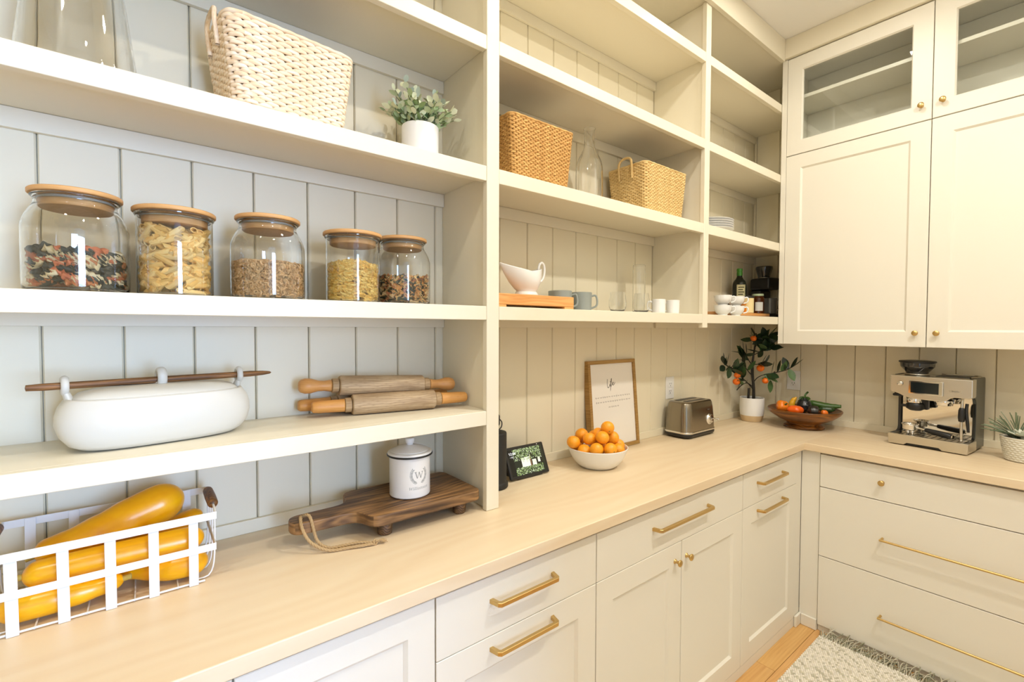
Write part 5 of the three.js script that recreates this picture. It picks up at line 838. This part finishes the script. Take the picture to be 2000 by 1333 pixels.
// ---------------------------------------------------------------- espresso machine
{
  const o = thing('espresso_machine', 'stainless steel espresso machine with a black bean hopper and a dark screen', 'espresso machine', [2.034, TOPY, 0.936], -Math.PI / 2 - 0.1);
  const W = 0.288, hw = W / 2, D = 0.25, brushed = std({ color: lin(0.66, 0.63, 0.56), roughness: 0.26, metalness: 1 }), mirror = std({ color: lin(0.75, 0.72, 0.66), roughness: 0.06, metalness: 1 });
  const ex = (pts, depth, bev = 0.002, curve = 12) => { const s = new THREE.Shape(); pts(s); return new THREE.ExtrudeGeometry(s, { depth: depth - 2 * bev, bevelEnabled: true, bevelSize: bev, bevelThickness: bev, bevelSegments: 2, curveSegments: curve }); };
  // foot and drip tray
  part('foot', rbox(W - 0.02, 0.016, D - 0.03, 0.004).translate(0, 0.0085, -D / 2), MAT.black, o);
  part('tray_front', ex((s) => { s.moveTo(-hw + 0.004, 0.006); s.lineTo(-hw + 0.06, 0.006); s.lineTo(-hw + 0.072, 0.016); s.lineTo(hw - 0.098, 0.016); s.lineTo(hw - 0.086, 0.006); s.lineTo(hw - 0.004, 0.006); s.lineTo(hw, 0.05); s.lineTo(-hw, 0.05); s.closePath(); }, 0.014).translate(0, 0, -0.014), brushed, o);
  part('tray_side', [rbox(0.012, 0.045, 0.115, 0.004, 2).translate(-hw + 0.006, 0.0285, -0.0725), rbox(0.012, 0.045, 0.115, 0.004, 2).translate(hw - 0.006, 0.0285, -0.0725)], MAT.steel, o);
  part('tray_floor', rbox(W - 0.026, 0.006, 0.112, 0.001).translate(0, 0.040, -0.0715), MAT.steel, o);
  const gr = []; for (let k = 0; k < 11; k++) gr.push(rbox(0.017, 0.003, 0.098, 0.001).translate((k - 5) * 0.0225, 0.0478, -0.07)); gr.push(rbox(W - 0.03, 0.003, 0.006, 0.001).translate(0, 0.0478, -0.018), rbox(W - 0.03, 0.003, 0.006, 0.001).translate(0, 0.0478, -0.122));
  part('drip_grate', gr, brushed, o);
  // body behind, mirror splash panel, side walls
  part('splash_panel', rbox(W - 0.03, 0.2, 0.004, 0.001).translate(0, 0.15, -0.131), mirror, o);
  part('rear_body', rbox(W - 0.012, 0.27, 0.112, 0.008, 2).translate(0, 0.152, -0.19), MAT.dark, o);
  for (const s of [-1, 1]) part('side_panel', ex((q) => { q.moveTo(0.0155, 0.012); q.lineTo(D, 0.012); q.lineTo(D, 0.322); q.quadraticCurveTo(D, 0.334, D - 0.014, 0.334); q.lineTo(0.074, 0.334); q.lineTo(0.073, 0.262); q.lineTo(0.112, 0.24); q.lineTo(0.124, 0.22); q.lineTo(0.124, 0.075); q.quadraticCurveTo(0.12, 0.052, 0.09, 0.05); q.lineTo(0.0155, 0.05); q.closePath(); }, 0.012).rotateY(Math.PI / 2).translate(s > 0 ? hw - 0.013 : -hw + 0.001, 0, 0), s > 0 ? std({ color: lin(0.06, 0.063, 0.056), roughness: 0.25, metalness: 0.8 }) : MAT.dark, o);
  // head
  part('head_front', ex((s) => { const b = -hw + 0.001, e = hw + 0.004; s.moveTo(b, 0.331); s.lineTo(b, 0.268); s.quadraticCurveTo(b, 0.256, b + 0.012, 0.254); s.bezierCurveTo(-0.1, 0.25, -0.098, 0.236, -0.07, 0.233); s.bezierCurveTo(-0.04, 0.229, 0.02, 0.228, 0.045, 0.229); s.bezierCurveTo(0.072, 0.231, 0.07, 0.252, 0.095, 0.253); s.lineTo(e - 0.01, 0.252); s.quadraticCurveTo(e, 0.252, e, 0.262); s.lineTo(e, 0.331); s.closePath(); }, 0.055, 0.003, 16).translate(0, 0, -0.07), brushed, o);
  part('head_underside', rbox(W - 0.04, 0.02, 0.05, 0.004).translate(0, 0.262, -0.098), MAT.black, o);
  part('top_panel', rbox(W - 0.028, 0.012, D - 0.095, 0.004, 2).translate(0, 0.3285, -0.155), brushed, o);
  part('cup_rail', tube([[hw - 0.018, 0.338, -0.09], [hw - 0.018, 0.338, -D + 0.02], [-0.01, 0.338, -D + 0.015]], 0.003, 30, 8), brushed, o);
  part('cup_grille', rbox(0.12, 0.002, 0.11, 0.0008).translate(0.062, 0.3356, -0.155), MAT.dark, o);
  const fz = -0.0148;
  part('round_button', lathe([[0, 0.008], [0.0085, 0.0075], [0.0105, 0.005], [0.0115, 0.0]], 32).rotateX(Math.PI / 2).translate(-0.106, 0.296, fz), MAT.chrome, o);
  const bz = part('screen_bezel', rbox(0.128, 0.066, 0.006, 0.006, 4).translate(-0.01, 0.283, fz + 0.0025), MAT.chrome, o);
  part('screen', new THREE.BoxGeometry(0.102, 0.05, 0.001).translate(-0.012, 0.283, fz + 0.0062), phys({ color: lin(0.012, 0.016, 0.016), roughness: 0.06 }), bz);
  const logo = canvasTex(512, 128, (c, w, h) => { c.clearRect(0, 0, w, h); c.fillStyle = '#8a8578'; c.font = '92px sans-serif'; c.textAlign = 'center'; c.textBaseline = 'middle'; c.fillText('Breville', w / 2, h / 2); });
  part('nameplate', new THREE.PlaneGeometry(0.044, 0.011), std({ map: logo, transparent: true, roughness: 0.4 }), o, [0.094, 0.278, fz + 0.0004]);
  // hopper
  const hop = part('hopper', smoothLathe([[0.04, 0.0], [0.0425, 0.002], [0.043, 0.01], [0.05, 0.02], [0.063, 0.036], [0.0655, 0.042], [0.067, 0.058]], 56, 4), phys({ color: lin(0.02, 0.02, 0.02), roughness: 0.12, clearcoat: 0.8 }), o, [-0.074, 0.3355, -0.125]);
  part('hopper_lid', lathe([[0.066, 0.0582], [0.071, 0.06], [0.072, 0.064], [0.07, 0.0675], [0.05, 0.0695], [0, 0.0705]], 56), MAT.black, hop);
  part('collar', lathe([[0.046, -0.0002], [0.05, 0.0015], [0.05, 0.006], [0.0438, 0.008]], 48), MAT.steel, hop);
  // grinder outlet, group head, wand
  part('tamp_lever', [rbox(0.03, 0.012, 0.028, 0.003, 2).translate(-0.118, 0.248, -0.045), rbox(0.042, 0.012, 0.03, 0.005, 2).translate(-0.118, 0.238, -0.042)], MAT.black, o);
  part('grinder_outlet', lathe([[0.031, 0], [0.033, -0.003], [0.033, -0.021], [0.03, -0.024], [0, -0.024]], 40).translate(-0.062, 0.2285, -0.06), MAT.chrome, o);
  part('grinder_cradle', [lathe([[0.029, 0], [0.036, -0.006], [0.036, -0.026], [0.022, -0.036], [0, -0.036]], 36).translate(-0.058, 0.2042, -0.06), rbox(0.028, 0.012, 0.024, 0.004).translate(-0.096, 0.188, -0.05), rbox(0.02, 0.05, 0.03, 0.004).translate(-0.022, 0.2, -0.075)], MAT.black, o);
  part('group_head', lathe([[0.036, 0], [0.037, -0.004], [0.037, -0.012], [0.033, -0.014], [0.033, -0.022], [0.03, -0.024], [0, -0.024]], 44).translate(0.042, 0.2285, -0.07), MAT.chrome, o);
  const wand = part('steam_wand', [tube([[0.112, 0.252, -0.05], [0.112, 0.22, -0.042], [0.112, 0.17, -0.04], [0.112, 0.1, -0.04], [0.112, 0.058, -0.042]], 0.0055, 30, 12), new THREE.SphereGeometry(0.0068, 16, 10).translate(0.112, 0.057, -0.042)], MAT.steel, o);
  part('wand_grip', lathe([[0.0056, -0.03], [0.0105, -0.028], [0.0125, -0.01], [0.0115, 0.02], [0.0085, 0.032], [0.0056, 0.034]], 24).translate(0.112, 0.172, -0.04), MAT.black, wand);
  part('wand_lever', body([[0.127, 0.225, -0.05], [0.126, 0.19, -0.046], [0.131, 0.14, -0.044], [0.135, 0.098, -0.044]], [0.006, 0.0065, 0.0065, 0.005], 20, 10), MAT.black, o);
}
{
  const o = thing('portafilter', 'steel portafilter with a long black handle lying on the drip tray', 'portafilter', [2.096, TOPY + 0.0498, 0.867], -Math.PI / 2 - 0.22);
  part('basket', lathe([[0, 0.022], [0.026, 0.022], [0.029, 0.026], [0.029, 0.046], [0.0325, 0.047], [0.0335, 0.052], [0.031, 0.053], [0.028, 0.05], [0.026, 0.03], [0, 0.027]], 40), MAT.chrome, o);
  part('spout', [lathe([[0, 0.0002], [0.006, 0.0002], [0.008, 0.006], [0.009, 0.022], [0, 0.022]], 20).translate(-0.009, 0, 0), lathe([[0, 0.0002], [0.006, 0.0002], [0.008, 0.006], [0.009, 0.022], [0, 0.022]], 20).translate(0.009, 0, 0)], MAT.chrome, o);
  part('neck', tube([[0.027, 0.036, 0], [0.045, 0.034, 0], [0.06, 0.032, 0]], 0.0062, 8, 12), MAT.chrome, o);
  part('handle', body([[0.056, 0.0325, 0], [0.08, 0.029, 0], [0.12, 0.024, 0], [0.16, 0.0185, 0]], [0.0095, 0.0115, 0.013, 0.0135, 0.012], 24, 16, 1, [0.08, 0.08]), MAT.black, o);
  part('end_cap', new THREE.CylinderGeometry(0.009, 0.009, 0.004, 20).rotateZ(Math.PI / 2).translate(0.161, 0.0185, 0), MAT.chrome, o);
}
// ---------------------------------------------------------------- succulents
{
  const o = thing('succulent_pot', 'succulents and grassy spikes in a cream woven-textured pot by the espresso machine', 'plant', [2.108, TOPY, 1.243]);
  const rows = 11, cols = 26, rings = []; for (let i = 0; i <= 66; i++) { const t = i / 66, y = 0.002 + t * 0.1, ring = []; for (let j = 0; j < 156; j++) { const a = j / 156 * 6.2832, row = Math.floor(t * rows), f = t * rows - row, g = ((a / 6.2832 * cols + (row % 2) * 0.5) % 1), bump = t > 0.93 ? 0.0014 : 0.0028 * Math.pow(Math.sin(Math.PI * f), 0.7) * Math.pow(Math.sin(Math.PI * g), 0.6), R = 0.058 + 0.017 * Math.pow(t, 0.8) + bump; ring.push(V3(Math.cos(a) * R, y, -Math.sin(a) * R)); } rings.push(ring); }
  const flat = (y, R) => Array.from({ length: 156 }, (_, j) => V3(Math.cos(j / 156 * 6.2832) * R, y, -Math.sin(j / 156 * 6.2832) * R));
  part('pot', loft([flat(0.001, 0), flat(0.001, 0.055), ...rings, flat(0.1025, 0.074), flat(0.1015, 0.071), flat(0.09, 0.069), flat(0.09, 0)], false), std({ color: lin(0.72, 0.69, 0.58), roughness: 0.6 }), o);
  part('soil', new THREE.CylinderGeometry(0.068, 0.068, 0.004, 40).translate(0, 0.0925, 0), std({ color: lin(0.03, 0.024, 0.016), roughness: 1 }), o);
  const r = rng(44), petal = (L, W, T) => { const pts = []; for (let i = 0; i <= 8; i++) { const t = i / 8, w = W / 2 * Math.pow(Math.sin(Math.PI * (0.12 + 0.88 * t) * 0.98), 0.7) * (t > 0.97 ? 0.1 : 1), th = T * (1 - t * 0.6) + 0.0004; pts.push(Array.from({ length: 10 }, (_, j) => { const a = j / 10 * 6.2832; return V3(Math.cos(a) * w, t * L, Math.sin(a) * th + 0.22 * L * t * t + 0.1 * Math.abs(Math.cos(a)) * w); })); } return loft(pts); };
  const pm = phys({ color: lin(0.58, 0.62, 0.5), roughness: 0.5 }), pm2 = phys({ color: lin(0.66, 0.68, 0.56), roughness: 0.5 });
  // R to the right of the picture, F toward the viewer
  const Rv = V3(0.36, 0, 0.93), F = V3(-0.93, 0, 0.36), at = (s, h, f) => V3(0, h, 0).addScaledVector(Rv, s).addScaledVector(F, f);
  const ros = at(-0.016, 0.108, 0.03);
  const G = [petal(0.052, 0.021, 0.0035), petal(0.038, 0.018, 0.0035), petal(0.024, 0.014, 0.0035)];
  [[9, 0, 1.42], [7, 1, 0.95], [5, 2, 0.45]].forEach(([n, k, tilt]) => { for (let i = 0; i < n; i++) { const a = i / n * 6.2832 + k * 0.4, d = V3(Math.cos(a) * Math.sin(tilt), Math.cos(tilt), Math.sin(a) * Math.sin(tilt)); const m = shadow(new THREE.Mesh(G[k], k ? pm2 : pm)); m.name = 'leaf'; m.position.copy(ros); const out = V3(Math.cos(a), 0, Math.sin(a)), x = d.clone().cross(V3(0, 1, 0)).normalize(), z = x.clone().cross(d).normalize(); m.quaternion.setFromRotationMatrix(new THREE.Matrix4().makeBasis(x, d, z)); o.add(m); } });
  part('rosette_stem', new THREE.CylinderGeometry(0.006, 0.007, 0.02, 12).translate(ros.x, 0.1, ros.z), pm, o);
  const sm = [leafMat(0.2, 0.25, 0.15), leafMat(0.3, 0.35, 0.24), leafMat(0.13, 0.18, 0.1)];
  for (let k = 0; k < 34; k++) { const b = at(-0.03 + 0.016 * r(), 0.093, -0.012 + 0.016 * r()), lean = k < 24 ? 0.2 + 1.15 * r() : -0.5 + r() * 0.7, L = 0.075 + 0.055 * r(), e = b.clone().addScaledVector(Rv, -Math.sin(lean) * L).addScaledVector(F, (r() - 0.35) * 0.05).add(V3(0, Math.cos(lean) * L * 0.9 + 0.008, 0)), m = b.clone().lerp(e, 0.5).add(V3(0, 0.014, 0)); part('blade', new THREE.TubeGeometry(new THREE.QuadraticBezierCurve3(b, m, e), 7, 0.0018, 5), sm[k % 3], o); }
  const gm = leafMat(0.05, 0.13, 0.03), lg = leafGeo(0.028, 0.016, 0.2, 0.3); for (let k = 0; k < 26; k++) { const p = at(0.035 + 0.02 * (r() - 0.5), 0.097 + 0.02 * r(), 0.02 + 0.04 * (r() - 0.5)); leafAt(o, lg, gm, p, V3(r() - 0.3, r() * 0.9, r() - 0.4), r() * 6.28); }
}
// ---------------------------------------------------------------- rug
{
  const o = thing('woven_rug', 'cream woven rug with a fringed end lying on the wooden floor', 'rug', [0, 0, 0]);
  const x0 = 0.0, x1 = 1.702, z0 = 0.628, z1 = 1.42;
  const a = noise2(7, 50, 30), b = noise2(8, 12, 8);
  const tex = dataTex(512, 256, (u, v) => mixc([238, 228, 204], [196, 182, 146], Math.max(0, Math.min(1, 0.55 * a(u * 50, v * 30) + 0.45 * b(u * 12, v * 8) - 0.15))));
  const t2 = tex.clone(); t2.repeat.set(1 / 0.9, 1 / 0.45); t2.needsUpdate = true;
  const m = std({ map: t2, roughness: 0.95 });
  part('ground', boxUV(span(x0, x1, 0.0006, 0.0075, z0, z1, 0.002)), m, o);
  const knot = new THREE.SphereGeometry(1, 7, 5).scale(0.0052, 0.0034, 0.0044), r = rng(91), pts = [];
  for (let i = 0; ; i++) { const x = x1 - 0.004 - i * 0.0088; if (x < 1.12) break; for (let j = 0; ; j++) { const z = z0 + 0.004 + j * 0.0098 + (i % 2) * 0.0049; if (z > 1.16) break; pts.push([x, z]); } }
  const im = new THREE.InstancedMesh(knot, std({ color: 0xffffff, roughness: 0.95 }), pts.length), col = new THREE.Color();
  pts.forEach(([x, z], i) => { im.setMatrixAt(i, M4.compose(V3(x + (r() - 0.5) * 0.0012, 0.0082, z + (r() - 0.5) * 0.0012), new THREE.Quaternion().setFromAxisAngle(V3(0, 1, 0), (r() - 0.5) * 0.7), V3(1, 0.9 + 0.3 * r(), 1))); const d = Math.abs(((x * 21 + z * 13) % 1 + 1) % 1 - 0.5) < 0.16 && r() < 0.6 || r() < 0.06, v = d ? 0.5 + 0.2 * r() : 0.76 + 0.16 * r(); im.setColorAt(i, col.setRGB(v, v * 0.94, v * (d ? 0.74 : 0.82))); });
  im.name = 'knots'; im.userData.kind = 'stuff'; shadow(im); o.add(im);
  const fr = [], fr2 = []; for (let k = 0; k < 420; k++) { const z = z0 + 0.004 + k * 0.00185, l = 0.026 + 0.018 * r(), up = r() < 0.45 ? 0.05 : 0.02, dz = (r() - 0.3) * 0.07, xe = Math.min(x1 + l, XL - 0.0075); (r() < 0.4 ? fr2 : fr).push(tube([[x1 - 0.004, 0.0055, z], [x1 + l * 0.45, 0.009 + up * 0.6 * r(), z + dz * 0.4], [xe, 0.003 + up * r(), z + dz]], 0.0014 + 0.0008 * r(), 5, 5)); }
  const f1 = part('fringe', fr, std({ color: lin(0.58, 0.54, 0.41), roughness: 0.95 }), o), f2 = part('fringe', fr2, std({ color: lin(0.3, 0.29, 0.19), roughness: 0.95 }), o); f1.userData.kind = f2.userData.kind = 'stuff';
}
renderer.render(scene, camera);
